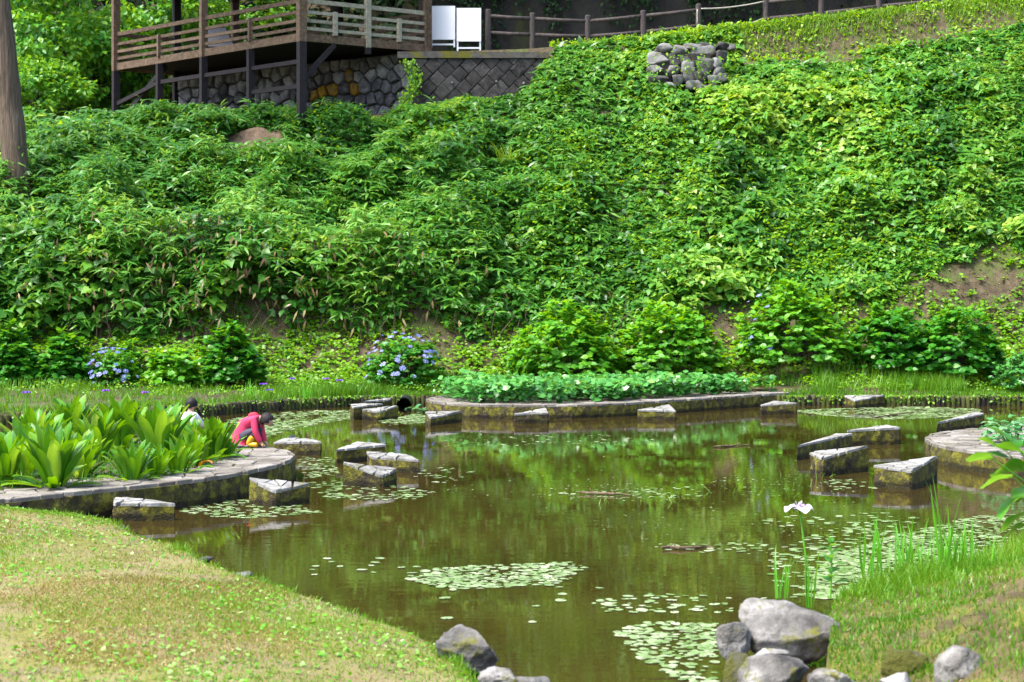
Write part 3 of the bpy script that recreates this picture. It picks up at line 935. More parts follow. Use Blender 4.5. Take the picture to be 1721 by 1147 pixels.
tall(C2, .22, 'wood', 10.3); tall(C3, .24, 'wood', 9); tall((C1 + C3) / 2, .24, 'wood_d', 9)
r618 = along(C0, C2, 618); tall(r618, .17, 'wood_l', 10.3)
for p, mt, lo in ((m268, 'wood', 7.5), (m421, 'wood', 7.5), (along(C0, C2, 563.5), 'wood_l', None), (along(C0, C2, 671), 'wood_l', None)):
    out = Vector((0, -.05, 0))
    ppart('short_post', beam(p + out + Z * (ZD + .011), p + out + Z * (ZD + .74), .13, .13, (C2 - C0)), M[mt])
    if lo: ppart('stilt', beam(p + Z * lo, p + Z * (ZD - .24), .2, .2, (C2 - C0)), M['wood_d'])
ppart('cross_beam', beam(m268 + Z * (ZD - .85), C0 + Z * (ZD - .85), .08, .13), M['wood_d'])
ppart('cross_beam', beam(m421 + Z * (ZD - 1.6), C0 + Z * (ZD - 1.6), .08, .13), M['wood_d'])
ppart('cross_beam', beam(m268 + Z * (ZD - .85), C1 + Z * (ZD - 1.4), .08, .13), M['wood_d'])
bk = along(C0, C2, 562)
ppart('brace', beam(C0 + Z * (ZD - 1.45), bk + Z * (ZD - .26), .12, .15), M['wood_d'])
in1 = C1 + (C2 - C0) * .18
ppart('brace', beam(C1 + Z * (ZD - 2.0) + (C0 - C1) * .03, m268 + Z * (ZD - .3) + (C2 - C0) * .05, .12, .15), M['wood_d'])
mid = (C0 + C3) / 2
hull = [Vector((p.x, p.y, 0)) + (Vector((p.x, p.y, 0)) - mid) * .02 for p in (C0, C2, C3, C1)]
RV = [h + Z * 13.5 for h in hull] + [mid + (C1 - C0) * .22 + Z * 15.4, mid - (C1 - C0) * .22 + Z * 15.4] + [h + Z * 13.38 for h in hull]
ppart('roof', (RV, [(0, 1, 5), (1, 2, 4, 5), (2, 3, 4), (3, 0, 5, 4), (0, 6, 7, 1), (1, 7, 8, 2), (2, 8, 9, 3), (3, 9, 6, 0), (9, 8, 7, 6)]), M['wood_d'])
# covered table on the deck
tb = P(366, 20, 56.2)
tbl = empty('table', (tb[0], tb[1], ZD - .01), 'dim grey covered table standing inside the wooden pavilion', 'table')
obj('cover', mesh_py('cover', *join([([(-.62, -.4, .35), (.62, -.4, .35), (.62, .4, .35), (-.62, .4, .35), (-.42, -.28, .98), (.3, -.28, 1.0), (.3, .28, 1.0), (-.42, .28, .98)],
    [(3, 2, 1, 0), (4, 5, 6, 7), (0, 1, 5, 4), (1, 2, 6, 5), (2, 3, 7, 6), (3, 0, 4, 7)])]), M['table']), tbl)
for sx, sy in ((-.5, -.3), (.5, -.3), (.5, .3), (-.5, .3)):
    obj('leg', mesh_py('leg', *box(sx, sy, .18, .07, .07, .36), M['wood_d']), tbl)

# ---- white boards
def board(x0, x1, y0, y1, yleg, Y, label, split=False):
    p0 = P(x0, y1, Y); p1 = P(x1, y0, Y); pl = P(x0, yleg, Y)
    w, h = p1[0] - p0[0], p1[2] - p0[2]
    root = empty('sign_board', ((p0[0] + p1[0]) / 2, Y, pl[2] - .05), label, 'sign board')
    zb = p0[2] - pl[2] + .05
    obj('panel', mesh_py('panel', *box(0, 0, zb + h / 2, w, .04, h), M['white']), root)
    for sx in (-1, 1):
        obj('leg', mesh_py('leg', *box(sx * (w / 2 - .03), .03, zb / 2 + .05, .05, .05, zb + .1), M['white']), root)
    obj('foot_rail', mesh_py('foot_rail', *box(0, .03, .09, w - .1, .045, .05), M['white']), root)
board(723.5, 765, 10.5, 67, 77, 53.75, 'white sign board panel nearest the pavilion, raised on short legs')
board(767.5, 808.5, 14, 70, 83, 53.65, 'slightly lower white sign board next to the fence end')

# ---- fence
FP = [(820.5, 16, 82), (895, 22, 86), (988, 26, 80), (1081, 18, 72), (1174, 7, 60), (1287, -3, 52), (1380, -11, 46), (1477, -20, 36), (1575, -30, 24), (1672, -40, 12), (1770, -50, 2)]
FY = 54.0
def fpost(root, x, yt, yb):
    t = P(x, yt, FY); b = P(x, yb, FY)
    V, Fs = tube([(t[0], FY, b[2] - .5), (t[0], FY, t[2] - .03), (t[0], FY, t[2])], [.095, .092, .075], 12, wob=.03)
    V = [Vector(v) - root.location for v in V]
    obj('post', mesh_py('post', V, Fs, M['fence']), root)
def frail(root, x0, y0, x1, y1):
    A = P(x0, y0, FY); B = P(x1, y1, FY)
    V, Fs = tube([A, (A + B) / 2 - np.array((0, 0, .012)), B], [.06] * 3, 10)
    V = [Vector(v) - root.location for v in V]
    obj('rail', mesh_py('rail', V, Fs, M['fence'], True), root)
UP = {820.5: (27, 55), 895: (31.5, 58.5), 988: (36, 61.5), 1081: (27, 54), 1174: (17, 43.5), 1287: (4, 31.5), 1380: (-5, 22.5), 1477: (-15, 11), 1575: (-25, 1), 1672: (-35, -9), 1770: (-45, -19)}
for grp, label in ((FP[:5], 'dark brown two rail fence between the white boards and the rope'), (FP[5:], 'dark brown two rail fence climbing uphill from the rope')):
    b = P(grp[0][0], grp[0][2], FY)
    root = empty('rail_fence', b, label, 'fence')
    for f in grp: fpost(root, *f)
    for f, g in zip(grp[:-1], grp[1:]):
        for k in (0, 1): frail(root, f[0], UP[f[0]][k], g[0], UP[g[0]][k])
def sag(x0, y0, x1, y1, s, n=16):
    A, B = P(x0, y0, FY - .09), P(x1, y1, FY - .09)
    return [A + (B - A) * t - np.array((0, 0, s * 4 * t * (1 - t))) for t in np.linspace(0, 1, n)]
rope = empty('rope', P(1174, 42, FY - .09), 'pale rope strung across the gap between two fence posts', 'rope')
for pts in (sag(1178, 15, 1283, 3, .06), sag(1172, 42, 1283, 31, .2), sag(1172, 16, 1172, 42, 0, 5)):
    V, Fs = tube(pts, [.022] * len(pts), 6)
    obj('strand', mesh_py('strand', [Vector(v) - rope.location for v in V], Fs, M['rope'], True), rope)

# ---- dark wall behind the path
cw = obj('concrete_wall', mesh_py('concrete_wall', *prism([(-3.2, 57.0), (22, 57.0), (22, 57.6), (-3.2, 57.6)], 9.5, lambda x, y: 14.6 + .1 * x), M['cwall']))
tag(cw, 'mossy concrete wall, coloured dark for shade, behind the rail fence', 'wall')

# ---- little ruined stone pile on the slope
def rock_mesh(name, seed, sub=3, rough=0.22, flat=0.6, mat=None, planes=6, block=2.0):
    bm = bmesh.new()
    bmesh.ops.create_icosphere(bm, subdivisions=sub, radius=1.0)
    rr = random.Random(seed)
    pl = []
    for _ in range(planes):
        nv = Vector((rr.gauss(0, 1), rr.gauss(0, 1), rr.gauss(0, .8))).normalized()
        pl.append((nv, rr.uniform(.55, .85)))
    off = Vector((seed * 3.7, seed * 1.3, 0))
    for v in bm.verts:
        p = v.co.copy()
        p = p / (abs(p.x) ** block + abs(p.y) ** block + abs(p.z) ** block) ** (1 / block)
        for nv, dd in pl:
            e = p.dot(nv) - dd
            if e > 0: p -= nv * e * .97
        nn = mnoise.fractal(p * 1.4 + off, 1.0, 2.0, 4) * rough
        p = p * (1 + nn)
        p += p.normalized() * (mnoise.noise(p * 7 + off) * .025 + (abs(mnoise.noise(p * 3.1 + off)) - .2) * .05 + mnoise.noise(p * 17 + off) * .012 * (sub > 3))
        v.co = Vector((p.x, p.y, p.z))
    me = bpy.data.meshes.new(name)
    bm.to_mesh(me); bm.free()
    for p in me.polygons: p.use_smooth = True
    if mat: me.materials.append(mat)
    return me
RK = [rock_mesh('stone', 40 + k, 3, .1, mat=M['pile'], planes=7, block=5.0) for k in range(8)]
pile = empty('stone_pile', P(1160, 148, 51.0), 'small ruined stack of grey stones half buried in the green slope', 'stone pile')
base = Vector(pile.location)
rng = random.Random(3)
for (x, y, w, h) in [(1118, 84, 32, 16), (1143, 86, 24, 20), (1165, 80, 30, 10), (1188, 79, 28, 10), (1212, 79, 22, 12), (1228, 80, 12, 10), (1108, 101, 34, 20), (1134, 103, 16, 22), (1152, 104, 24, 18), (1182, 92, 34, 24), (1202, 92, 16, 14),
                     (1212, 96, 16, 18), (1185, 113, 34, 24), (1206, 108, 18, 16), (1102, 118, 26, 14), (1130, 120, 22, 14), (1156, 116, 18, 20), (1106, 136, 32, 20), (1140, 136, 22, 16), (1158, 128, 18, 24), (1180, 130, 24, 16), (1206, 124, 18, 18),
                     (1198, 138, 22, 18), (1214, 132, 14, 14), (1125, 147, 24, 12), (1168, 144, 26, 14), (1186, 148, 20, 12), (1098, 147, 18, 12)]:
    Yd = 51.0 + (148 - y) * .008 + rng.uniform(-.06, .06)
    p = Vector(P(x, y, Yd)) - base
    k = Yd / F
    obj('stone', rng.choice(RK), pile, p, (rng.uniform(-.1, .1), rng.uniform(-.16, .16), rng.uniform(-.2, .2)), (w * k * .6, .2, h * k * .62))
V, Fs = prism([(-1.0, .3), (.95, .3), (.95, 1.6), (-1.0, 1.6)], -1.2, lambda x, y: 1.1)
obj('core', mesh_py('core', V, Fs, M['mortar']), pile)
n = 260
px, py = RNG.normal(1160, 38, n), RNG.normal(112, 24, n)
pos = np.array([P(a_, b_, 50.75 + .1 * RNG.random()) for a_, b_ in zip(px, py)])
kk = RNG.random(n) < np.clip(fbm(px * .05, py * .07, 199) * 3 - 1.1, 0, 1)
pos = pos[kk]; n = len(pos)
o = scatter('pile_herbs', T_OVATE, pos, np.array((0, -.3, -.3)) + RNG.normal(size=(n, 3)) * .6, np.array((0, -.7, .8)) + RNG.normal(size=(n, 3)) * .4, RNG.uniform(.08, .16, n), RNG.normal(.5, .2, n), M['fine'])
tag(o, 'small weeds growing in the joints of the ruined stone stack', kind='stuff')

# ================================================================== TREES
def crown_leaves(name, centre, rad, n, size, mat, parent, seed, clumps=70, tlo=0.2, thi=0.9):
    g = np.random.default_rng(seed)
    cd = nrmz(g.normal(size=(clumps, 3)))
    cr = g.uniform(.35, 1.0, clumps) ** .6
    cc = cd * cr[:, None] * np.array(rad)
    ct = g.uniform(-.2, .2, clumps)
    ci = g.integers(0, clumps, n)
    loc = nrmz(g.normal(size=(n, 3))) * (g.random(n) ** .5)[:, None] * np.array((1, 1, .45)) * (np.mean(rad) * .34)
    pos = cc[ci] + loc
    out = nrmz(pos + 1e-6)
    yd = out * .6 + g.normal(size=(n, 3)) * .6 + np.array((0, 0, -.35))
    nd = np.array((0, 0, 1.0)) + out * .5 + g.normal(size=(n, 3)) * .4
    tint = (tlo + thi) / 2 + ct[ci] + g.normal(size=n) * .16 + (thi - tlo) * .1
    return scatter(name, T_SMALL, pos + np.array(centre), yd, nd, size * g.uniform(.7, 1.3, n), tint, mat, parent)

def tree(name, x, Y, rowc, rad, n, size, mat, label, seed, z0=None, r0=.16, cz=None, bark='bark_d', clumps=70):
    c = P(x, rowc, Y)
    X = c[0]
    zb = float(terrain(np.array(X), np.array(Y))) - .2 if z0 is None else z0
    zc_ = c[2] if cz is None else cz
    root = empty(name, (X, Y, zb), label, 'tree')
    hgt = zc_ - zb
    rr = random.Random(seed)
    path = [(0, 0, 0)]
    for k in range(1, 6): path.append((rr.uniform(-.12, .12) * k, rr.uniform(-.1, .1) * k, hgt * k / 5))
    parts = [tube(path, [r0 * (1.25 - .2 * k) for k in range(6)], 8, wob=.15, seed=seed)]
    trunk = obj('trunk', mesh_py('trunk', *parts[0], M[bark], True), root)
    br = []
    for k in range(9):
        t = rr.uniform(.45, 1)
        i = min(4, int(t * 5)); A = Vector(path[i]).lerp(Vector(path[i + 1]), t * 5 - i)
        an = rr.uniform(0, 6.28)
        B = A + Vector((math.cos(an) * rad[0] * .8, math.sin(an) * rad[1] * .8, rr.uniform(-.1, .5) * rad[2]))
        br.append(tube([A, A.lerp(B, .5) + Vector((0, 0, .2)), B], [r0 * .35, r0 * .22, r0 * .08], 5))
    obj('limb', mesh_py('limb', *join(br), M[bark], True), trunk)
    crown_leaves('crown', (path[-1][0], path[-1][1], hgt), rad, n, size, mat, root, seed, clumps)
    return root

# the big trunk at the left edge
cb = P(33, 345, 47.5); ct_ = P(-2, 0, 47.5)
root = empty('cedar_tree', (cb[0], cb[1], cb[2] - 1.2), 'big straight cedar trunk with grey brown bark at the left edge', 'tree')
dx = (ct_[0] - cb[0]) / (ct_[2] - cb[2])
pth, rad_ = [], []
for k in range(100):
    zz = -0.2 + k * .26
    pth.append((dx * (zz - 1.2), 0, zz)); rad_.append(.39 - .009 * zz + .07 * math.exp(-zz * 1.1))
V, Fs = tube(pth, rad_, 64)
V2 = []
for v in V:
    k = mnoise.noise(Vector((v.x * 9, v.y * 9, v.z * .5))) * .03 + abs(mnoise.noise(Vector((v.x * 24, v.y * 24, v.z * 1.1)))) * -.045
    c = Vector((dx * (v.z - 1.2), 0, v.z)); V2.append(v + (v - c).normalized() * k)
obj('trunk', mesh_py('trunk', V2, Fs, M['bark'], True), root)
crown_leaves('crown', (dx * 25, 0, 27), (3.2, 3.2, 7.5), 4000, .45, M['forest'], root, 77, 90)
TL = M['tree']
tree('broadleaf_tree', 110, 64, 60, (3.0, 2.6, 3.4), 9000, .27, TL, 'bright green leafy tree filling the gap right of the cedar trunk', 1)
tree('broadleaf_tree', 30, 69, 40, (3.2, 2.8, 4.2), 8000, .27, TL, 'pale green tree seen just behind the cedar trunk', 2)
tree('broadleaf_tree', 175, 67, 130, (2.3, 2.0, 2.2), 7000, .24, TL, 'low dark green tree crowding the left end of the pavilion', 3)
tree('broadleaf_tree', 255, 66, 30, (2.6, 2.4, 3.0), 8000, .25, TL, 'fresh green tree seen through the left bay of the pavilion', 4)
tree('broadleaf_tree', 385, 70, 10, (2.4, 2.2, 3.2), 6000, .26, TL, 'shaded tree seen through the middle bay of the pavilion', 5)
tree('broadleaf_tree', 60, 60, 165, (2.2, 1.6, 1.5), 6000, .2, TL, 'leafy tree low beside the cedar trunk above the slope', 6)
for k, (x, Y, cz) in enumerate([(560, 64, 19), (700, 63, 21), (840, 62.5, 21), (1000, 60.2, 20), (1170, 59.8, 20.5), (1340, 59.8, 21), (1520, 59.8, 21.5), (1690, 59.8, 22)]):
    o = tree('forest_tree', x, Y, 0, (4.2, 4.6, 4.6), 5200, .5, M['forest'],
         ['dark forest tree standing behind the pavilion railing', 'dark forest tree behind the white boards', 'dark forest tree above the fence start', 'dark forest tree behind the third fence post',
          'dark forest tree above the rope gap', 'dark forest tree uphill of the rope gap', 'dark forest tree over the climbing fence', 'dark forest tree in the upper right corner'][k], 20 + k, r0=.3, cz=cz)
    o['group'] = 'forest trees shading the path'

# dark undergrowth on the wooded slope behind
n = 42000
X = RNG.uniform(-26, 26, n); Y = RNG.uniform(57.7, 82, n)
keep = (uof(X) > 540) | (Y > 67)
X, Y = X[keep], Y[keep]; n = len(X)
Zt = terrain(X, Y) + RNG.random(n) * 2.0 * fbm(X * .5, Y * .5, 9) * 1.6
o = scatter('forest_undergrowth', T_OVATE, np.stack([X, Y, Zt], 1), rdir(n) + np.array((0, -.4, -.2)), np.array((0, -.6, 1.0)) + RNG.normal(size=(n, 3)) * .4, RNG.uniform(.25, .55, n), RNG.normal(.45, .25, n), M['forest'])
tag(o, 'dark shaded undergrowth on the wooded slope behind the fence', kind='stuff')
# leafy edge hanging in front of the dark wall
n = 11000
X = RNG.uniform(-3, 18, n); Zt = 14.8 + .1 * X - np.abs(RNG.normal(0, 1.5, n)) * np.clip(fbm(X * 1.1, X * 0, 12) * 3 - .6, .2, 2)
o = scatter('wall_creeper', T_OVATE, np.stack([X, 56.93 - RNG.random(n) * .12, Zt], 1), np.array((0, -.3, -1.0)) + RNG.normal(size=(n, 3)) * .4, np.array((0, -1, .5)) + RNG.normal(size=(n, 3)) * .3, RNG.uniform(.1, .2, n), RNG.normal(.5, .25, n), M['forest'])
tag(o, 'dark creeper trailing down the concrete wall', kind='stuff')

# ================================================================== SLOPE VEGETATION
def gauss2(u, v, cu, cv, su, sv): return np.exp(-((u - cu) / su) ** 2 - ((v - cv) / sv) ** 2)
_dr = np.random.default_rng(77)
DOMES = np.stack([_dr.uniform(-19, 19, 120), _dr.uniform(44.3, 52.0, 120), _dr.uniform(.5, 1.35, 120), _dr.uniform(.35, .85, 120), _dr.normal(0, .17, 120)], 1)
DOMES[:34, 0] = _dr.uniform(-17, -2, 34); DOMES[:34, 1] = _dr.uniform(44.2, 47, 34); DOMES[:34, 3] += .2
def domes(X, Y):
    X = np.asarray(X, float); Y = np.asarray(Y, float)
    h = np.zeros(X.shape); t = np.zeros(X.shape)
    for (x, y, r, hh, tn) in DOMES:
        q = 1 - ((X - x) ** 2 + ((Y - y) * 1.15) ** 2) / (r * r)
        e = hh * np.sqrt(np.clip(q, 0, 1))
        t = np.where(e > h, tn, t); h = np.maximum(h, e)
    return h, t
def canopy(X, Y):
    u = uof(X); v = (Y - 43.6) / 8.6
    c = 0.02 + 1.7 * np.clip(fbm(X * .62, Y * .62, 41, 2) - .28, 0, 1) ** 1.15 * 1.35 + .75 * (fbm(X * 1.9, Y * 1.9, 45, 2) - .42)
    left = smooth01((1000 - u) / 400)
    c = c * (0.75 + .45 * left) + .45 * left * np.exp(-((v - .1) / .12) ** 2)
    c = c * np.interp(v, [-.2, .05, .85, 1.0], [.2, 1, .8, .4])
    c = c * .75 + domes(X, Y)[0] * np.interp(v, [0, .08, .85, 1.0], [.3, 1, .8, .25])
    return np.clip(c, .05, 1.7)
def hill_pts(n, lo=43.2, hi=53.3):
    X = RNG.uniform(-19, 19, n); Y = RNG.uniform(lo, hi, n)
    u = uof(X)
    # ragged lower limit; the right foot is bare soil
    lim = np.interp(u, [0, 250, 600, 900, 1150, 1350, 1500, 1800], [43.9, 43.95, 44.0, 44.4, 44.6, 44.9, 46.0, 46.2]) + (fbm(X * .9, X * 0, 47) - .5) * 1.2
    keep = Y > lim
    keep &= ~((u > 1250) & (u < 1450) & (Y > 52.1)) & ~((np.abs(u - 1160) < 60) & (Y > 50.95) & (Y < 51.6))
    keep &= ~((((X + 7.75) / .95) ** 2 + ((Y - 50.35) / .75) ** 2) < 1)
    keep &= (Y < 52.3) | ((u > 930) & (u < 1260))
    keep &= ~((u > 180) & (u < 740) & (Y > 52.2))
    return X[keep], Y[keep]
up = np.array((0, -.3, 1.0))
# kudzu in threes
X, Y = hill_pts(44000)
u, v = uof(X), (Y - 43.6) / 8.6
pk = .45 + .45 * smooth01((u - 700) / 400) + .35 * (fbm(X * .35, Y * .5, 51) - .5) + .4 * gauss2(u, v, 120, .2, 130, .3)
sel = RNG.random(len(X)) < pk
X, Y = X[sel], Y[sel]; n = len(X)
hh = canopy(X, Y) * (1 - .75 * RNG.random(n) ** 2.2)
cen = np.stack([X, Y, terrain(X, Y) + hh], 1)
cen[:, 1] -= hh * .35
az = RNG.uniform(0, 2 * math.pi, n)
nd0 = nrmz(up + RNG.normal(size=(n, 3)) * np.array((.42, .42, .25)))
tt = .42 + .8 * (fbm(X * .5, Y * .5, 53) - .5) + domes(X, Y)[1] + RNG.normal(size=n) * .2 + .1 * smooth01((uof(X) - 800) / 600)
pos, yd, nd, sz, ti = [], [], [], [], []
s0 = RNG.uniform(.11, .23, n) * (.7 + 1.1 * np.clip(fbm(X * .45, Y * .45, 55) - .25, 0, 1)) * np.interp(Y, [44, 52], [1.15, .85])
for k in range(3):
    a = az + (k - 1) * 1.75
    dirv = np.stack([np.cos(a), np.sin(a) * .8, -.25 - .25 * np.abs(np.sin(a))], 1)
    pos.append(cen + dirv * s0[:, None] * .2); yd.append(dirv + RNG.normal(size=(n, 3)) * .12)
    nd.append(nd0 + RNG.normal(size=(n, 3)) * .2); sz.append(s0 * RNG.uniform(.85, 1.15, n)); ti.append(tt + RNG.normal(size=n) * .06)
o = scatter('kudzu_vines', T_KUDZU, np.concatenate(pos), np.concatenate(yd), np.concatenate(nd), np.concatenate(sz), np.concatenate(ti), M['kudzu'])
tag(o, 'broad lobed vine leaves covering the steep slope', kind='stuff')
# bamboo grass fans
X, Y = hill_pts(30000)
u, v = uof(X), (Y - 43.6) / 8.6
ps = .9 * gauss2(u, v, 420, .4, 330, .55) + .95 * gauss2(u, v, 1700, .45, 110, .35) + .35 * gauss2(u, v, 850, .45, 200, .3) + .07
sel = RNG.random(len(X)) < ps * (.5 + fbm(X * .6, Y * .6, 61))
X, Y = X[sel], Y[sel]; n = len(X)
hh = canopy(X, Y) * (1.1 - .7 * RNG.random(n) ** 1.6) + .05
cen = np.stack([X, Y - hh * .4, terrain(X, Y) + hh], 1)
tt = .45 + .5 * (fbm(X * .7, Y * .7, 63) - .5) + domes(X, Y)[1] + RNG.normal(size=n) * .16
pos, yd, nd, sz, ti = [], [], [], [], []
az = RNG.uniform(0, 6.28, n)
for k in range(5):
    a = az + k * 1.256 + RNG.normal(size=n) * .3
    dirv = np.stack([np.cos(a), np.sin(a), RNG.uniform(-.55, .25, n)], 1)
    pos.append(cen + dirv * .02); yd.append(dirv); nd.append(up + RNG.normal(size=(n, 3)) * .25)
    sz.append(RNG.uniform(.22, .42, n)); ti.append(tt + RNG.normal(size=n) * .08)
o = scatter('bamboo_grass', T_SASA, np.concatenate(pos), np.concatenate(yd), np.concatenate(nd), np.concatenate(sz), np.concatenate(ti), M['sasa'], wid=np.concatenate(sz) * 1.15)
tag(o, 'dense dark bamboo grass with long pointed leaves on the slope', kind='stuff')
# dark understorey close to the soil
X, Y = hill_pts(34000)
n = len(X)
hh = canopy(X, Y) * RNG.uniform(.05, .55, n)
o = scatter('understorey', T_OVATE, np.stack([X, Y - hh * .3, terrain(X, Y) + hh + .02], 1), rdir(n) * np.array((1, 1, .5)) + np.array((0, -.3, -.2)), np.array((0, -.8, 1.0)) + RNG.normal(size=(n, 3)) * .35, RNG.uniform(.16, .34, n), RNG.normal(.3, .2, n), M['sasa'], wid=RNG.uniform(.2, .4, n))
tag(o, 'dark leaves close to the soil under the vines', kind='stuff')
# taller shoots standing clear of the mass
X, Y = hill_pts(900)
sel = RNG.random(len(X)) < .25 + .6 * gauss2(uof(X), (Y - 43.6) / 8.6, 450, .4, 380, .5)
X, Y = X[sel], Y[sel]; n = len(X)
hh = canopy(X, Y) + RNG.uniform(.15, .5, n)
top = np.stack([X + RNG.normal(0, .1, n), Y - hh * .3, terrain(X, Y) + hh], 1)
pos, yd, nd, sz = [], [], [], []
for k in range(8):
    a = RNG.uniform(0, 6.28, n)
    dirv = np.stack([np.cos(a), np.sin(a), RNG.uniform(-.5, .9, n)], 1)
    pos.append(top - np.array((0, 0, 1.0)) * RNG.uniform(0, .3, n)[:, None]); yd.append(dirv); nd.append(up + RNG.normal(size=(n, 3)) * .4); sz.append(RNG.uniform(.22, .42, n))
o = scatter('bamboo_shoots', T_SASA, np.concatenate(pos), np.concatenate(yd), np.concatenate(nd), np.concatenate(sz), RNG.normal(.65, .2, 8 * n), M['sasa'], wid=np.concatenate(sz) * 1.1)
tag(o, 'taller bamboo shoots standing above the slope leaves', kind='stuff')
# fine bright herbs and ferns
X, Y = hill_pts(150000)
u, v = uof(X), (Y - 43.6) / 8.6
pf = .35 + .6 * gauss2(u, v, 1010, .42, 90, .2) + .8 * gauss2(u, v, 1280, .4, 120, .2) + .7 * gauss2(u, v, 1080, .75, 160, .2) + .6 * gauss2(u, v, 1350, .15, 120, .2) + .4 * gauss2(u, v, 650, .9, 150, .2)
sel = RNG.random(len(X)) < pf * np.clip(fbm(X * .8, Y * .8, 71) * 2.4 - .6, .1, 1)
X, Y = X[sel], Y[sel]; n = len(X)
hh = canopy(X, Y) * (1.12 - .9 * RNG.random(n) ** 1.3)
pos = np.stack([X, Y - hh * .38, terrain(X, Y) + hh], 1)
tt = .5 + .6 * (fbm(X * .6, Y * .6, 73) - .5) + RNG.normal(size=n) * .15
yd = rdir(n) * np.array((1, 1, .4)) + np.array((0, -.2, -.15))
o = scatter('slope_herbs', T_SMALL, pos, yd, up + RNG.normal(size=(n, 3)) * .45, RNG.uniform(.07, .16, n), tt, M['fine'])
tag(o, 'fine yellow green herbs and ferns between the vines', kind='stuff')
# withered leaves hanging low at the left
n = 420
X = RNG.normal(-8, 3.4, n); Y = RNG.uniform(43.9, 45.5, n)
hh = canopy(X, Y) * RNG.uniform(.5, 1.1, n)
o = scatter('withered_bamboo_leaves', T_SASA, np.stack([X, Y - hh * .4 - .08, terrain(X, Y) + hh], 1), np.array((0, -.2, -1.0)) + RNG.normal(size=(n, 3)) * .35, np.array((0, -1, .3)) + RNG.normal(size=(n, 3)) * .3,
            RNG.uniform(.2, .36, n), RNG.random(n), M['dead'], wid=.34)
tag(o, 'brown withered bamboo leaves hanging at the foot of the slope', kind='stuff')
# bare stems in the dark foot
st = []
for k in range(120):
    x = random.uniform(-14, 3); y = random.uniform(43.6, 44.6)
    zb = float(terrain(np.array(x), np.array(y)))
    st.append(tube([(x, y, zb - .05), (x + random.uniform(-.15, .15), y - .1, zb + .4), (x + random.uniform(-.3, .3), y - .25, zb + random.uniform(.6, 1.0))], [.012, .01, .006], 4, cap=False))
tag(obj('bamboo_stems', mesh_py('bamboo_stems', *join(st), M['wood'])), 'thin brown stems under the overhanging leaves', kind='stuff')
# long arching grass clumps on the slope
for (px, py, label) in ((715, 330, 'tall arching pale grass tuft in the middle of the slope'), (860, 255, 'arching grass tuft below the dark block wall')):
    Yc = np.interp(py, [100, 550], [51.5, 44.2])
    c = P(px, py + 30, Yc)
    n = 60
    a = RNG.uniform(0, 6.28, n)
    yd = np.stack([np.cos(a) * .55, np.sin(a) * .4 - .35, np.ones(n)], 1)
    nd = np.stack([-np.cos(a), -np.sin(a), .5 * np.ones(n)], 1)
    pos = np.array((0, 0, 0)) + RNG.normal(size=(n, 3)) * np.array((.15, .1, .04))
    root = empty('grass_tuft', c, label, 'grass tuft')
    scatter('blade_cluster', T_BLADE, pos, yd, -nd, RNG.uniform(.7, 1.2, n), RNG.uniform(.5, 1, n), M['blade'], root, wid=.035)

# ---- weeds over the soil at the foot of the slope and on the strip
n = 26000
X = RNG.uniform(-16, 17, n); Y = RNG.uniform(38, 46.4, n)
k_ = Y > edge_y(X) + .3
X, Y = X[k_], Y[k_]; n = len(X)
sel = RNG.random(n) < np.clip(fbm(X * .9, Y * .9, 81) * 2.4 - .55, .06, 1) * np.interp(Y, [38, 41, 42, 44.2, 45.6], [.08, .15, .9, 1.0, 1.0])
X, Y = X[sel], Y[sel]; n = len(X)
tt = .12 + .6 * (fbm(X * .5, Y * .5, 83)) * .9
cen = np.stack([X, Y, terrain(X, Y) + RNG.uniform(.02, .14, n)], 1)
pos, yd, nd, sz, ti = [], [], [], [], []
az = RNG.uniform(0, 6.28, n)
for k in range(5):
    a = az + k * 1.256 + RNG.normal(size=n) * .25
    dirv = np.stack([np.cos(a), np.sin(a), RNG.uniform(-.4, .6, n)], 1)
    pos.append(cen + dirv * .02 + np.array((0, 0, .1)) * RNG.random(n)[:, None]); yd.append(dirv); nd.append(up + np.array((0, -.35, 0)) + RNG.normal(size=(n, 3)) * .5)
    sz.append(RNG.uniform(.06, .15, n) * np.interp(Y, [41.6, 42.8], [.55, 1])); ti.append(tt + RNG.normal(size=n) * .13)
o = scatter('bank_weeds', T_OVATE, np.concatenate(pos), np.concatenate(yd), np.concatenate(nd), np.concatenate(sz), np.concatenate(ti), M['fine'], wid=np.concatenate(sz) * 1.2)
tag(o, 'low yellow green weeds scattered over the brown foot of the slope', kind='stuff')
n = 16000
X = RNG.uniform(-16, 17, n); Y = RNG.uniform(42, 45.4, n)
sel = RNG.random(n) < np.clip(fbm(X * .8, Y * .8, 87) * 2.6 - .8, .05, 1)
X, Y = X[sel], Y[sel]; n = len(X)
o = blades('foot_grass', np.stack([X, Y, terrain(X, Y) - .01], 1), RNG.uniform(.06, .2, n), .018, .45, RNG.normal(.55, .2, n), M['blade'])
tag(o, 'thin grass growing over the foot of the slope', kind='stuff')
# leaf litter
n = 6000
X = RNG.uniform(-16, 17, n); Y = RNG.uniform(42.3, 46.6, n)
o = scatter('leaf_litter', T_SMALL, np.stack([X, Y, terrain(X, Y) + .015], 1), rdir(n) * np.array((1, 1, .2)), up + RNG.normal(size=(n, 3)) * .25, RNG.uniform(.05, .13, n), RNG.random(n), M['dead'])
tag(o, 'brown fallen leaves on the foot of the slope', kind='stuff')
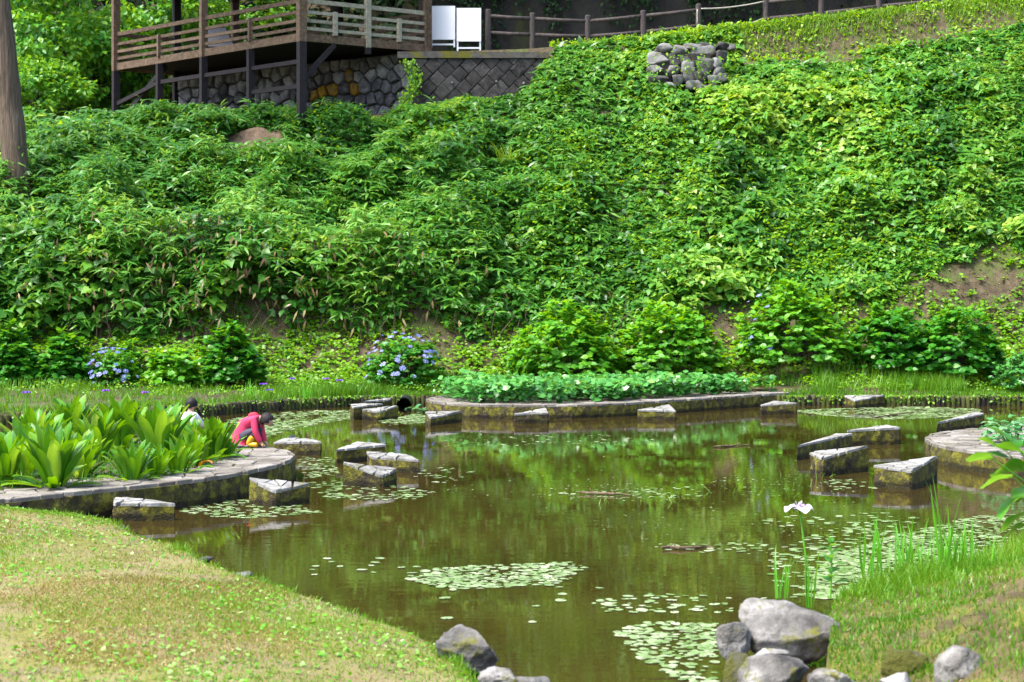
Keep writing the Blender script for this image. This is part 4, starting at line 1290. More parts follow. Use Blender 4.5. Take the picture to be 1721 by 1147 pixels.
# grass on the strip behind the edging
n = 60000
X = RNG.uniform(-14, 16, n); Y = edge_y(X) + .02 + RNG.random(n) ** 1.1 * np.maximum(42.7 - edge_y(X), 1.5)
dens = np.clip(fbm(X * .8, Y * .8, 91) * 2.2 - .5, .08, 1)
sel = RNG.random(n) < dens
X, Y = X[sel], Y[sel]
sel = ~np.array([pt_in(POLY_F, x, y) for x, y in zip(X, Y)])
X, Y = X[sel], Y[sel]; n = len(X)
tall_ = fbm(X * .55, Y * .3, 93)
hgt = .07 + .3 * np.clip(tall_ - .42, 0, 1) * 2.2 * RNG.uniform(.6, 1.2, n) + RNG.uniform(0, .05, n)
hgt = np.where((X > 7.6) & (X < 11.2) & (Y > 41), hgt + RNG.uniform(.1, .4, n), hgt)
o = blades('strip_grass', np.stack([X, Y, terrain(X, Y) - .01], 1), hgt, .018, .18, .45 + .5 * (fbm(X, Y, 95) - .5) + RNG.normal(size=n) * .15, M['blade'])
tag(o, 'fresh green grass on the strip behind the log edging', kind='stuff')
# leaves and moss tufts hanging over the edging
n = 4200
X = RNG.uniform(-13, 15, n); Y = edge_y(X) - .02 - RNG.random(n) * .1
sel = RNG.random(n) < np.clip(fbm(X * 1.3, X * 0, 96) * 3.2 - 1.2, .05, 1)
sel &= ~((X > -1.9) & (X < 6.6))
X, Y = X[sel], Y[sel]; n = len(X)
o = scatter('edging_herbs', T_OVATE, np.stack([X, Y, .27 - RNG.random(n) ** 2 * .2], 1), np.array((0, -.5, -.5)) + RNG.normal(size=(n, 3)) * .5, np.array((0, -.6, 1.0)) + RNG.normal(size=(n, 3)) * .4, RNG.uniform(.04, .1, n), RNG.normal(.35, .2, n), M['fine'])
tag(o, 'small herbs and moss hanging over the log edging', kind='stuff')
# bright grass along the path edge, upper right
n = 34000
X = RNG.uniform(6.2, 18.5, n); Y = 52.75 + RNG.random(n) * 1.9
sel = RNG.random(n) < np.clip((Y - 52.75) * 2.2, .1, 1) * np.clip(fbm(X * 1.2, Y * 1.2, 97) * 2 - .25, .1, 1)
X, Y = X[sel], Y[sel]; n = len(X)
o = blades('path_grass', np.stack([X, Y, terrain(X, Y) - .01], 1), RNG.uniform(.1, .32, n), .03, .25, RNG.normal(.9, .15, n), M['blade'])
tag(o, 'bright grass growing along the path edge below the fence', kind='stuff')
n = 9000
X = RNG.uniform(1.2, 18, n); Y = 52.4 + RNG.random(n) * 1.6
sel = RNG.random(n) < np.clip(fbm(X * 1.1, Y * 1.5, 98) * 2 - .5, 0, 1)
X, Y = X[sel], Y[sel]; n = len(X)
o = scatter('path_edge_herbs', T_OVATE, np.stack([X, Y, terrain(X, Y) + RNG.random(n) * .25], 1), rdir(n), up + RNG.normal(size=(n, 3)) * .4, RNG.uniform(.08, .16, n), RNG.normal(.6, .2, n), M['fine'])
tag(o, 'small herbs spilling over the path edge', kind='stuff')
# creeper on the boulder wall
n = 420
t = RNG.random(n)
px = 683 + 12 * np.sin(t * 5) + RNG.normal(0, 7, n) + t * 10; py = 98 + t * 95
pos = np.array([P(a_, b_, 52.15 + .1 * RNG.random()) for a_, b_ in zip(px, py)])
o = scatter('wall_ivy', T_OVATE, pos, np.array((0, -.3, -.8)) + RNG.normal(size=(n, 3)) * .5, np.array((0, -1, .6)) + RNG.normal(size=(n, 3)) * .4, RNG.uniform(.07, .14, n), RNG.normal(.5, .2, n), M['fine'])
tag(o, 'green ivy strand climbing the boulder wall beside the block wall', kind='stuff')
# earth heap below the pavilion
eh = P(425, 186, 50.6)
N = 30
V, Fs = [], []
for i in range(N + 1):
    for j in range(N + 1):
        x, y = -1.25 + 2.5 * i / N, -.75 + 1.5 * j / N
        r2 = (x / .75) ** 2 + (y / .42) ** 2
        V.append((x, y, float(terrain(np.array(x + eh[0]), np.array(y + eh[1] + .1))) - (eh[2] - .12) + .26 * math.exp(-r2) - .02 + .06 * (mnoise.noise(Vector((x * 2.3, y * 2.3, 3))) + .5 * mnoise.noise(Vector((x * 6, y * 6, 1))))))
for i in range(N):
    for j in range(N): Fs.append((i * (N + 1) + j, (i + 1) * (N + 1) + j, (i + 1) * (N + 1) + j + 1, i * (N + 1) + j + 1))
tag(obj('earth_heap', mesh_py('earth_heap', V, Fs, M['earth'], True), None, (eh[0], eh[1] + .1, eh[2] - .12)), 'small heap of bare tan earth beneath the pavilion', 'earth heap')

# ================================================================== SHRUBS AT THE FOOT OF THE SLOPE
def floret_mesh(name, mat, r=.075, n=9):
    rr = random.Random(n)
    V, Fs = [], []
    for k in range(n):
        a = k * 2 * math.pi / n + rr.uniform(-.2, .2); d = r * rr.uniform(.75, 1.05)
        c = Vector((math.cos(a) * d, math.sin(a) * d, rr.uniform(-.01, .012)))
        for j in range(4):
            b = a + j * math.pi / 2
            o = len(V)
            t = Vector((math.cos(b), math.sin(b), .15)) * .028; s = Vector((-math.sin(b), math.cos(b), 0)) * .013
            V += [c, c + t * .6 + s, c + t, c + t * .6 - s]
            Fs.append((o, o + 1, o + 2, o + 3))
    o = len(V)
    for k in range(8):
        a = k * math.pi / 4
        V.append(Vector((math.cos(a) * r * .55, math.sin(a) * r * .55, .004)))
    V.append(Vector((0, 0, .03)))
    Fs += [(o + k, o + (k + 1) % 8, o + 8) for k in range(8)]
    return mesh_py(name, V, Fs, mat)
FLO_B = [floret_mesh('flower_head', M['blue'], .08, n) for n in (7, 9, 11)]
FLO_C = [floret_mesh('flower_head', M['creamy'], .07, n) for n in (8, 10)]

def shrub(x0, x1, yt, yb, label, mat, n=240, flowers=0, fl=None, leaf=.19, fbias=None, seed=0, group='hydrangea shrubs along the foot of the slope'):
    g = np.random.default_rng(500 + seed)
    Y = 42.1
    for _ in range(30):
        zb = float(terrain(np.array((( x0 + x1) / 2 - CX) * Y / F), np.array(Y)))
        row = YH + (H - zb) * F / Y
        Y += .06 * (1 if row > yb else -1)
    Y = min(max(Y, 41.3), 43.6)
    X = ((x0 + x1) / 2 - CX) * Y / F
    zb = float(terrain(np.array(X), np.array(Y)))
    w = (x1 - x0) / 2 * Y / F
    h = (H - (yt - YH) * Y / F) - zb
    root = empty('hydrangea_shrub', (X, Y, zb), label, 'shrub', group)
    stems = []
    rr = random.Random(seed)
    for k in range(14):
        a = rr.uniform(0, 6.28); q = rr.uniform(.3, .75)
        tip = Vector((math.cos(a) * w * q, math.sin(a) * w * q * .8, h * rr.uniform(.5, .8)))
        stems.append(tube([(0.1 * math.cos(a), .1 * math.sin(a), -.05), tip * .5 + Vector((0, 0, .1 * h)), tip], [.016, .012, .007], 5))
    obj('stem', mesh_py('stem', *join(stems), M['bark_d']), root)
    # shoots with rosettes of leaves
    d = nrmz(g.normal(size=(n, 3))); d[:, 2] = np.abs(d[:, 2]) * 1.05 - .28
    r = 1 - .42 * g.random(n) ** 1.6
    lump = .62 + .75 * fbm(d[:, 0] * 2.6 + seed * 5, d[:, 2] * 2.6 + d[:, 1], 101 + seed, 2) + .1 * g.random(n)
    sp = d * (r * lump)[:, None] * np.array((w, w * .85, h * .78)) + np.array((0, 0, h * .25))
    sp[:, 2] = np.maximum(sp[:, 2], .04)
    out = nrmz(d * np.array((1, 1, .8)) + np.array((0, 0, .45)))
    pos, yd, nd, sz, ti = [], [], [], [], []
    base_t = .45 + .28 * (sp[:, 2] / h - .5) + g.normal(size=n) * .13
    for k in range(7):
        a = k * 2.4 + g.uniform(0, 6.28, n)
        rad = nrmz(np.stack([np.cos(a), np.sin(a), g.uniform(-.3, .3, n)], 1))
        y_ = out * g.uniform(.25, .8, n)[:, None] + rad
        pos.append(sp + out * (-.02 * k)); yd.append(y_); nd.append(out * 1.1 + np.array((0, 0, .5)) - rad * .25 + g.normal(size=(n, 3)) * .12)
        sz.append(leaf * g.uniform(.6, 1.25, n)); ti.append(base_t + g.normal(size=n) * .1)
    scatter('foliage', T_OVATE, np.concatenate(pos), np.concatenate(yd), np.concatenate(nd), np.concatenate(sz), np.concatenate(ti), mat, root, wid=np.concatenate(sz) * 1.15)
    # flower heads
    for k in range(flowers):
        for _ in range(60):
            a = rr.uniform(math.pi * 1.0, math.pi * 2.0); e = rr.uniform(-.15, 1.25)
            dv = Vector((math.cos(a) * math.cos(e), math.sin(a) * math.cos(e), math.sin(e)))
            if fbias is None or fbias(dv): break
        p = Vector((dv.x * w * .98, dv.y * w * .85, h * .22 + max(dv.z, -.15) * h * .78))
        q = (dv + Vector((0, -.15, .75))).to_track_quat('Z', 'Y').to_euler()
        s_ = rr.uniform(.5, .95) * (.75 if fl is FLO_C else 1)
        obj('flower_head', rr.choice(fl), root, p, q, (s_, s_, s_))
    return root
shrub(-15, 66, 543, 668, 'dark green shrub cut by the left edge of the picture', M['shrub'], 300, 3, FLO_C, seed=1)
shrub(62, 152, 546, 660, 'dark green rounded shrub second from the left edge', M['shrub'], 300, 0, seed=2)
shrub(188, 245, 557, 640, 'small light green shrub behind the left blue hydrangea', M['shrub_b'], 150, 0, leaf=.11, seed=3)
shrub(140, 240, 582, 660, 'hydrangea with blue flower heads nearest the cedar side', M['shrub'], 200, 30, FLO_B, leaf=.12, seed=4)
shrub(236, 342, 574, 660, 'bright green low shrub with few cream flowers right of the left blue hydrangea', M['shrub_b'], 220, 7, FLO_C, seed=5)
shrub(338, 436, 526, 655, 'tall pointed dark green shrub above the crouching child', M['shrub'], 320, 5, FLO_C, seed=6)
shrub(612, 742, 553, 648, 'hydrangea covered with blue flower heads in the middle of the bank', M['shrub'], 300, 46, FLO_B, leaf=.14, seed=7)
shrub(868, 1050, 500, 632, 'large bright shrub behind the left half of the leafy bed', M['shrub_b'], 520, 12, FLO_C, seed=8)
shrub(1035, 1215, 494, 628, 'large bright shrub behind the right half of the leafy bed', M['shrub_b'], 520, 10, FLO_C, seed=9)
shrub(1240, 1428, 452, 616, 'largest shrub with a lime top and few blue flowers at its side', M['shrub_b'], 560, 9, FLO_B, seed=10, fbias=lambda v: v.x < -.5)
shrub(1432, 1562, 490, 622, 'dark green shrub behind the tall grass right of the largest shrub', M['shrub'], 360, 3, FLO_C, seed=11)
shrub(1528, 1684, 500, 632, 'broad dark green shrub second from the right edge', M['shrub'], 420, 0, seed=12)
shrub(1664, 1790, 572, 655, 'low bluish green shrub cut by the right edge of the picture', M['bed'], 220, 0, leaf=.13, seed=13)

# ---- leafy bed on the far platform
def bed_ok(x, y):
    return pt_in(POLY_F, x, y) and edge_dist(POLY_F[:8], x, y, False) > .55
n = 0
pts = []
while len(pts) < 700:
    x, y = random.uniform(-1.8, 7.2), random.uniform(36, 41.6)
    if bed_ok(x, y): pts.append((x, y))
pts = np.array(pts)
pos, yd, nd, sz, ti = [], [], [], [], []
n = len(pts)
hb = .2 + .34 * fbm(pts[:, 0] * 1.1, pts[:, 1] * 1.1, 121) + RNG.uniform(0, .1, n)
for k in range(8):
    a = RNG.uniform(0, 6.28, n)
    dirv = np.stack([np.cos(a), np.sin(a), RNG.uniform(-.35, .8, n)], 1)
    lev = RNG.random(n) ** .7
    pos.append(np.stack([pts[:, 0] + RNG.normal(0, .06, n), pts[:, 1] + RNG.normal(0, .06, n), ZF + hb * lev], 1)); yd.append(dirv)
    nd.append(np.array((0, -.35, 1.0)) + RNG.normal(size=(n, 3)) * .4); sz.append(RNG.uniform(.11, .21, n)); ti.append(.16 + .45 * lev + RNG.normal(size=n) * .17)
o = scatter('leafy_bed', T_OVATE, np.concatenate(pos), np.concatenate(yd), np.concatenate(nd), np.concatenate(sz), np.concatenate(ti), M['bed'], wid=np.concatenate(sz) * 1.45)
tag(o, 'low bed of bluish green wavy leaves on the far platform', kind='stuff')

# ---- blade shapes
def blade_mesh(bend, seed, name='blade', mat=None, w=.016):
    V, Fs = [], []
    N = 7
    x = z = 0.0; a = 0.0
    for i in range(N + 1):
        t = i / N
        ww = w * (1 - t ** 2.2) * (.75 + .5 * min(1, t * 4) - .25) + .0006
        V += [(x, -ww, z), (x + .3 * ww, 0, z + .0), (x, ww, z)]
        a = bend * t * t * 1.6
        x += math.sin(a) / N; z += math.cos(a) / N
    for i in range(N):
        for j in (0, 1):
            Fs.append((i * 3 + j, i * 3 + j + 1, i * 3 + j + 4, i * 3 + j + 3))
    return mesh_py(name, V, Fs, mat or M['iris'], True)
BL = [blade_mesh(b, k) for k, b in enumerate((.1, .25, .5, .9, 1.5))]
def iris_clump(name, base, n, h, spread, label, seed, cat='iris', group=None, wmul=1.0, bl=(0, 1, 1, 2, 2, 3)):
    rr = random.Random(seed)
    root = empty(name, base, label, cat, group)
    for k in range(int(n * 2.2)):
        hh = h * rr.uniform(.5, 1.0)
        obj('blade', BL[rr.choice(bl)], root, (rr.gauss(0, spread), rr.gauss(0, spread * .7), -.03),
            (rr.uniform(-.16, .16), rr.uniform(-.05, .22), rr.uniform(0, 6.28)), (hh, hh * wmul * rr.uniform(.8, 1.2), hh))
    return root
def petal_mesh(mat, L=.1, w=.045, droop=1.2, up0=.5):
    V, Fs = [], []
    N = 6
    x = z = 0.0
    for i in range(N + 1):
        t = i / N
        ww = w * math.sin(math.pi * min(1, .12 + t * .8)) ** .8 * (1 if t < .97 else .6)
        V += [(x, -ww, z + .012 * math.sin(t * 9)), (x, 0, z - .006), (x, ww, z - .01 * math.sin(t * 8))]
        a = up0 - droop * t
        x += math.cos(a) * L / N; z += math.sin(a) * L / N
    for i in range(N):
        for j in (0, 1): Fs.append((i * 3 + j, i * 3 + j + 1, i * 3 + j + 4, i * 3 + j + 3))
    return mesh_py('petal', V, Fs, mat, True)
PV = petal_mesh(M['violet'], .07, .03)
def iris_flower(root, top, scale, petal, n=3, r0=0.0, inner=None):
    for k in range(n):
        obj('petal', petal, root, top, (0, 0, r0 + k * 2 * math.pi / n), (scale,) * 3)
    if inner:
        for k in range(3):
            obj('standard', inner, root, (top[0], top[1], top[2] + .005), (0, -.75, r0 + math.pi / 3 + k * 2 * math.pi / 3), (scale * .45,) * 3)
def far_iris(x, y, label, h=.55, s=1.5):
    Y = 41.0
    X = (x - CX) * Y / F
    Y = float(edge_y(X)) + 1.0
    p = P(x, y, Y)
    zb = float(terrain(np.array(p[0]), np.array(Y)))
    root = iris_clump('iris', (p[0], Y, zb), 7, max(.25, (p[2] - zb) * .95), .06, label, int(x), 'iris', 'violet irises on the far bank')
    t = p[2] - zb
    obj('stem', mesh_py('stem', *tube([(0, 0, 0), (.01, 0, t * .5), (0, 0, t)], [.008, .007, .006], 5), M['iris']), root)
    iris_flower(root, (0, 0, t), s, PV, 4, x)
for (x, y, lab) in [(44, 660, 'violet iris nearest the left edge on the far bank'), (177, 657, 'magenta violet iris below the left blue hydrangea'), (243, 660, 'small pinkish iris just right of the magenta one'),
                    (443, 646, 'pale violet iris above the crouching child'), (453, 656, 'small blue violet iris just right below the pale one'), (491, 637, 'lone deep violet iris in the weeds between the child and the middle hydrangea'),
                    (571, 640, 'violet iris close to the left foot of the middle blue hydrangea'), (548, 637, 'faint violet iris among the weeds left of the middle blue hydrangea')]:
    far_iris(x, y, lab)
# leaf blade clumps standing in and beside the leafy bed
for (x, yb, h, n_, lab) in [(868, 660, .95, 9, 'upright iris blades rising from the left part of the leafy bed'), (1187, 655, .95, 6, 'upright iris blades rising from the right part of the leafy bed'),
                            (760, 662, .5, 8, 'iris blades at the left end of the leafy bed'), (515, 668, .5, 12, 'iris blade clump on the strip above the lone violet iris'), (420, 668, .5, 12, 'iris blade clump on the strip behind the crouching child')]:
    b = G(x, yb, .3)
    iris_clump('iris', b, n_, h, .09, lab, x, 'iris', 'leafy iris clumps on the far side', wmul=1.6)

# ================================================================== BIG-LEAVED PLANTS ON THE LEFT PLATFORM
def big_leaf(bend, seed, fold=.35, w=.1):
    rr = random.Random(seed)
    N, V, Fs = 9, [], []
    x = z = 0.0
    tw = rr.uniform(-.35, .35)
    for i in range(N + 1):
        t = i / N
        prof = (.2 + .8 * max(0.0, math.sin(math.pi * min(1, max(0.0, t * .95 + .01)))) ** .75) if t < .999 else .03
        if t < .2: prof *= .35 + 3.25 * t
        ww = w * prof
        a = bend * (t ** 1.5)
        n_ = Vector((math.cos(a), 0, -math.sin(a)))
        for j in (-1, -.5, 0, .5, 1):
            wav = .012 * math.sin(t * 11 + seed + j * 2) * abs(j)
            off = n_ * (-fold * ww * (abs(j) ** 1.3) + wav)
            yy = ww * j
            V.append((x + off.x + math.sin(tw * t) * yy * .3, yy * math.cos(tw * t), z + off.z))
        x += math.sin(a) / N; z += math.cos(a) / N
    for i in range(N):
        for j in range(4): Fs.append((i * 5 + j, i * 5 + j + 1, i * 5 + j + 6, i * 5 + j + 5))
    return mesh_py('leaf', V, Fs, None, True)
def leafset(mat):
    out = []
    for k, b in enumerate((.15, .35, .6, .9, 1.3, 1.8)):
        me = big_leaf(b, k, .25 + .1 * (k % 3), .1 + .012 * (k % 3))
        me.materials.append(mat); out.append(me)
    return out
BIG = leafset(M['cabbage'])
BIGD = leafset(M['cabbage_dead'])
def big_plant(x, y, L, label, n, seed, dead=0):
    rr = random.Random(seed)
    root = empty('broad_leaved_plant', G(x, y, ZL) + np.array((0, 0, -.02)), label, 'plant', 'big leaved plants on the left platform')
    n = int(n * 1.75)
    for k in range(n):
        t = k / n
        tilt = (.07 + .46 * t) + rr.uniform(-.08, .12)
        vi = min(5, int(rr.uniform(0, 1.6) + t * 2.6))
        ln = .87 * L * rr.uniform(.85, 1.14) * (1 - .12 * t)
        if t > .68:
            tilt += rr.uniform(.2, .9); vi = rr.choice((1, 2, 3, 4)); ln *= rr.uniform(.65, .85)
        az = k * 2.39996 + rr.uniform(-.3, .3)
        r0 = .03 + .12 * t
        obj('leaf', BIG[vi], root, (math.cos(az) * r0, math.sin(az) * r0, 0), (rr.uniform(-.12, .12), tilt, az), (ln, ln * rr.uniform(.85, 1.2), ln))
    for k in range(dead):
        az = -1.2 + rr.uniform(-.8, .8)
        obj('leaf', BIGD[4], root, (math.cos(az) * .15, math.sin(az) * .15, 0), (0, .9, az), (L * .6,) * 3)['label'] = 'withered orange brown leaf'
    return root
for i, (x, y, L, n_, lab, dd) in enumerate([
    (92, 818, .86, 30, 'largest fan of broad leaves at the front, near the lawn', 0),
    (8, 815, .72, 24, 'broad leaved plant cut by the left edge, front row', 0),
    (222, 806, .55, 22, 'short broad leaved plant at the platform rim between two taller ones', 0),
    (268, 778, .95, 30, 'tall broad leaved plant in the middle with upright leaves', 0),
    (322, 782, .56, 22, 'broad leaved plant with a withered orange leaf near the rim', 2),
    (356, 770, .68, 26, 'broad leaved plant nearest the crouching child', 0),
    (165, 772, .78, 24, 'broad leaved plant behind the short one, left of the tall middle one', 0),
    (60, 772, .85, 22, 'broad leaved plant in the back row near the left edge', 0),
    (316, 756, .54, 20, 'broad leaved plant hiding the child in white', 0),
    (205, 752, .92, 24, 'broad leaved plant in the back row behind the tall middle one', 0),
    (120, 752, .88, 22, 'broad leaved plant in the back row behind the largest fan', 0),
    (135, 800, .7, 20, 'broad leaved plant wedged between the largest fan and the short one', 0),
    (298, 795, .5, 18, 'low broad leaved plant spilling onto the rim before the withered leaf', 0),
    (40, 800, .8, 22, 'broad leaved plant between the left edge plant and the largest fan', 0),
    (378, 767, .42, 16, 'low broad leaved plant with leaves brushing the crouching child', 0),
    (258, 800, .5, 18, 'low broad leaved plant on the rim right of the short one', 0),
    (-60, 780, .75, 18, 'broad leaved plant mostly outside the left edge', 0)]):
    big_plant(x, y, L, lab, n_, 300 + i, dd)
# small grass between the plants
n = 5000
X = RNG.uniform(-7, -3.4, n); Y = RNG.uniform(17.5, 26, n)
sel = np.array([pt_in(POLY_L, x, y) and edge_dist(POLY_L, x, y) > .8 for x, y in zip(X, Y)])
X, Y = X[sel], Y[sel]; n = len(X)
o = blades('bed_grass', np.stack([X, Y, np.full(n, ZL - .02)], 1), RNG.uniform(.06, .2, n), .012, .3, RNG.normal(.4, .2, n), M['blade'])
tag(o, 'short grass between the big leaved plants', kind='stuff')

# ================================================================== LEAF CLUMP ON THE RIGHT PLATFORM
def ovate_mesh(mat, w=.36, seed=0, curl=.5):
    N, V, Fs = 6, [], []
    x = z = 0.0
    for i in range(N + 1):
        t = i / N
        ww = w * (math.sin(math.pi * min(1, t * .96 + .02)) ** .7) * (1.15 - .3 * t)
        for j in (-1, -.5, 0, .5, 1):
            V.append((x, ww * j, z + .12 * ww * abs(j) + .05 * math.sin(t * 7 + j * 2 + seed) * abs(j)))
        a = -curl * t
        x += math.cos(a) / N; z += math.sin(a) / N
    for i in range(N):
        for j in range(4): Fs.append((i * 5 + j, i * 5 + j + 1, i * 5 + j + 6, i * 5 + j + 5))
    return mesh_py('leaf', V, Fs, mat, True)
M['bed_o'] = leaf_mat('clump_leaf', [(0, (0.04, 0.16, 0.04)), (0.5, (0.09, 0.27, 0.09)), (1, (0.3, 0.46, 0.28))], rough=0.3, trans=0.25, attr=False)
OV = [ovate_mesh(M['bed_o'], .34 + .04 * k, k, .3 + .3 * k) for k in range(3)]
root = empty('leafy_clump', G(1712, 748, ZR), 'bluish green leafy clump growing on the right platform', 'plant')
rr = random.Random(8)
stems = []
for k in range(110):
    a = rr.uniform(0, 6.28); q = math.sqrt(rr.random())
    h = rr.uniform(.1, .52) * (1 - .35 * q)
    p = Vector((math.cos(a) * q * .52, math.sin(a) * q * .5, h))
    if k % 4 == 0: stems.append(tube([(p.x * .4, p.y * .4, -.02), p], [.008, .006], 4))
    s_ = rr.uniform(.12, .2)
    obj('leaf', rr.choice(OV), root, p, (rr.uniform(-.3, .3), rr.uniform(-.6, .25), a + rr.uniform(-.9, .9)), (s_,) * 3)
obj('stem', mesh_py('stem', *join(stems), M['iris']), root)

# near shrub reaching in from the right edge
NL = [ovate_mesh(M['near'], .4, 1, .3), ovate_mesh(M['near'], .44, 2, .5)]
YN = 11.0
base = P(1768, 1040, YN)
root = empty('leafy_shrub', base, 'glossy broad leaved shrub reaching in from the right edge over the water', 'shrub')
B0 = Vector(base)
tw = []
spots = [(1700, 770, 62, 2.9, .2), (1690, 758, 55, 2.3, .5), (1668, 770, 45, 3.1, .05), (1712, 752, 55, 2.0, .6), (1722, 790, 70, 3.4, .1), (1702, 800, 62, 3.3, -.2), (1728, 765, 60, 2.6, .4), (1715, 835, 62, 3.6, -.4), (1730, 860, 60, 3.0, -.5), (1722, 885, 55, 3.5, -.2),
         (1745, 780, 60, 1.0, .2), (1750, 830, 60, .4, 0), (1740, 740, 60, 1.8, .8), (1700, 742, 50, 2.5, .7), (1760, 880, 60, .2, -.2), (1735, 815, 60, 3.9, -.3)]
for (x, y, s_, az, el) in spots:
    p = Vector(P(x, y, YN + random.uniform(-.12, .12))) - B0
    k = s_ * YN / F
    obj('leaf', random.choice(NL), root, p, (random.uniform(-.35, .35) + .35, -el, az), (k, k, k))
    tw.append(tube([(random.uniform(-.02, .02), 0, p.z * .45), (p.x * .45, p.y * .5, p.z * .85), p], [.008, .006, .003], 5))
tw.append(tube([(0, 0, -.2), (.02, 0, .5), (0, 0, 1.25)], [.016, .013, .008], 6))
obj('stem', mesh_py('stem', *join(tw), M['iris']), root)

# ================================================================== NEAR BANK: ROCKS, IRIS, GRASS
def rock(x0, x1, y0, y1, Y, label, seed, mat='rock', depth=.8, rot=0, sub=5, planes=8, tilt=0, under=0, block=2.6):
    c = P((x0 + x1) / 2, (y0 + y1) / 2, Y)
    w, h = (x1 - x0) / 2 * Y / F, (y1 - y0) / 2 * Y / F
    me = rock_mesh('rock', seed, sub, .16, mat=M[mat], planes=planes, block=block)
    # fit the mesh to the wanted size
    me.transform(Euler((0, tilt, rot)).to_matrix().to_4x4())
    co = np.empty(len(me.vertices) * 3, np.float32); me.vertices.foreach_get('co', co); co = co.reshape(-1, 3)
    lo, hi = co.min(0), co.max(0)
    co = (co - (lo + hi) / 2) / ((hi - lo) / 2)
    if under: co[:, :2] *= (1 - under * np.clip(-(co[:, 2] - .25), 0, 1.25) / 1.25)[:, None]
    co = co * np.array((w, depth * w, h))
    me.vertices.foreach_set('co', co.astype(np.float32).ravel()); me.update()
    o = obj('rock', me, None, c)
    return tag(o, label, 'rock', 'rocks at the near water edge')
rock(731, 838, 1052, 1132, 11.3, 'pointed grey boulder on the lawn corner at the water edge', 201, tilt=.25, planes=9)
rock(802, 872, 1122, 1170, 10.4, 'flat grey rock half cut by the bottom edge below the pointed boulder', 202)
rock(850, 930, 1134, 1170, 10.5, 'low flat stone at the bottom edge in the water', 203)
rock(1238, 1412, 1012, 1116, 11.6, 'largest smooth boulder with a pale top under the iris', 204, depth=.75, planes=5, tilt=.06, under=.4, block=4.0)
rock(1203, 1262, 1043, 1114, 11.45, 'pale rounded rock tucked against the left end of the largest boulder', 205, planes=3)
rock(1212, 1262, 1096, 1180, 10.5, 'yellow moss covered rock in front of the pale rounded one', 206, 'rock_moss')
rock(1236, 1362, 1098, 1190, 10.3, 'jagged light grey rock at the bottom edge below the largest boulder', 207)
rock(1355, 1445, 1121, 1190, 10.0, 'small grey rock at the bottom edge right of the jagged one', 208)
rock(1478, 1540, 1132, 1180, 9.9, 'grey stone tip at the bottom edge below the mossy mound', 209)
rock(1478, 1562, 1090, 1150, 10.6, 'round mound of yellow green moss on the bank', 210, 'rock_moss', planes=1)
rock(1572, 1655, 1086, 1170, 10.2, 'slanting grey stone in the grass near the lower right corner', 211)
rock(1262, 1325, 1090, 1120, 10.9, 'small dark rock wedged between the largest boulder and the jagged rock', 212)

# white iris
YI = 13.3
b = P(1356, 1012, YI); t = P(1343, 853, YI)
root = empty('iris', b, 'single white iris in bloom above the near bank', 'flower')
tt_ = Vector(t) - Vector(b)
obj('stem', mesh_py('stem', *tube([(0, 0, -.05), tt_ * .5 + Vector((.02, 0, 0)), tt_], [.008, .007, .006], 8), M['iris'], True), root)
PW = petal_mesh(M['petal'], .135, .075, 1.6, .45)
PT = petal_mesh(M['petal_c'], .06, .018, .9, .5)
PS = petal_mesh(M['petal'], .07, .02, -.3, .9)
for k, az in enumerate((R(190), R(-15), R(-80))):
    obj('petal', PW, root, tt_, (0, 0, az))
    obj('throat', PT, root, tt_ + Vector((0, 0, .006)), (0, 0, az))
for k in range(3): obj('standard', PS, root, tt_, (0, 0, R(50 + 120 * k)), (.8, .8, .8))
rr = random.Random(4)
for k in range(7):
    hh = rr.uniform(.3, .55)
    obj('blade', BL[rr.choice((0, 1, 1, 2))], root, (rr.gauss(0, .04), rr.gauss(0, .04), -.04), (0, rr.uniform(-.1, .15), rr.uniform(0, 6.28)), (hh, hh * 1.4, hh))
iris_clump('iris', P(1316, 1000, 13.4), 5, .5, .05, 'sparse iris blades standing in the water left of the white iris', 61, wmul=1.5)
iris_clump('iris', P(1462, 968, 14.2), 9, .62, .07, 'upright iris blades right of the white iris', 62, wmul=1.5)
iris_clump('iris', P(1542, 965, 14.3), 16, .54, .1, 'iris blade clump in the middle of the near bank', 63, wmul=1.5)
iris_clump('iris', P(1612, 960, 14.5), 22, .54, .14, 'widest iris blade clump near the right edge', 64, wmul=1.5)
iris_clump('iris', P(1585, 965, 14.0), 4, .9, .05, 'tallest single iris shoot reaching up to the stepping stone', 65, wmul=1.2, bl=(0, 0, 1))
# broad-leaved weed
root = empty('leafy_weed', P(1396, 1000, 13.2), 'leafy weed with pointed leaves right of the white iris', 'weed')
obj('stem', mesh_py('stem', *tube([(0, 0, -.03), (.01, 0, .25), (0, 0, .44)], [.007, .006, .004], 6), M['iris']), root)
for k in range(13):
    z = .08 + .03 * k; s_ = .15 - .006 * k
    obj('leaf', NL[k % 2], root, (0, 0, z), (0, -.35 - .03 * k, k * 2.4), (s_, s_ * .7, s_))

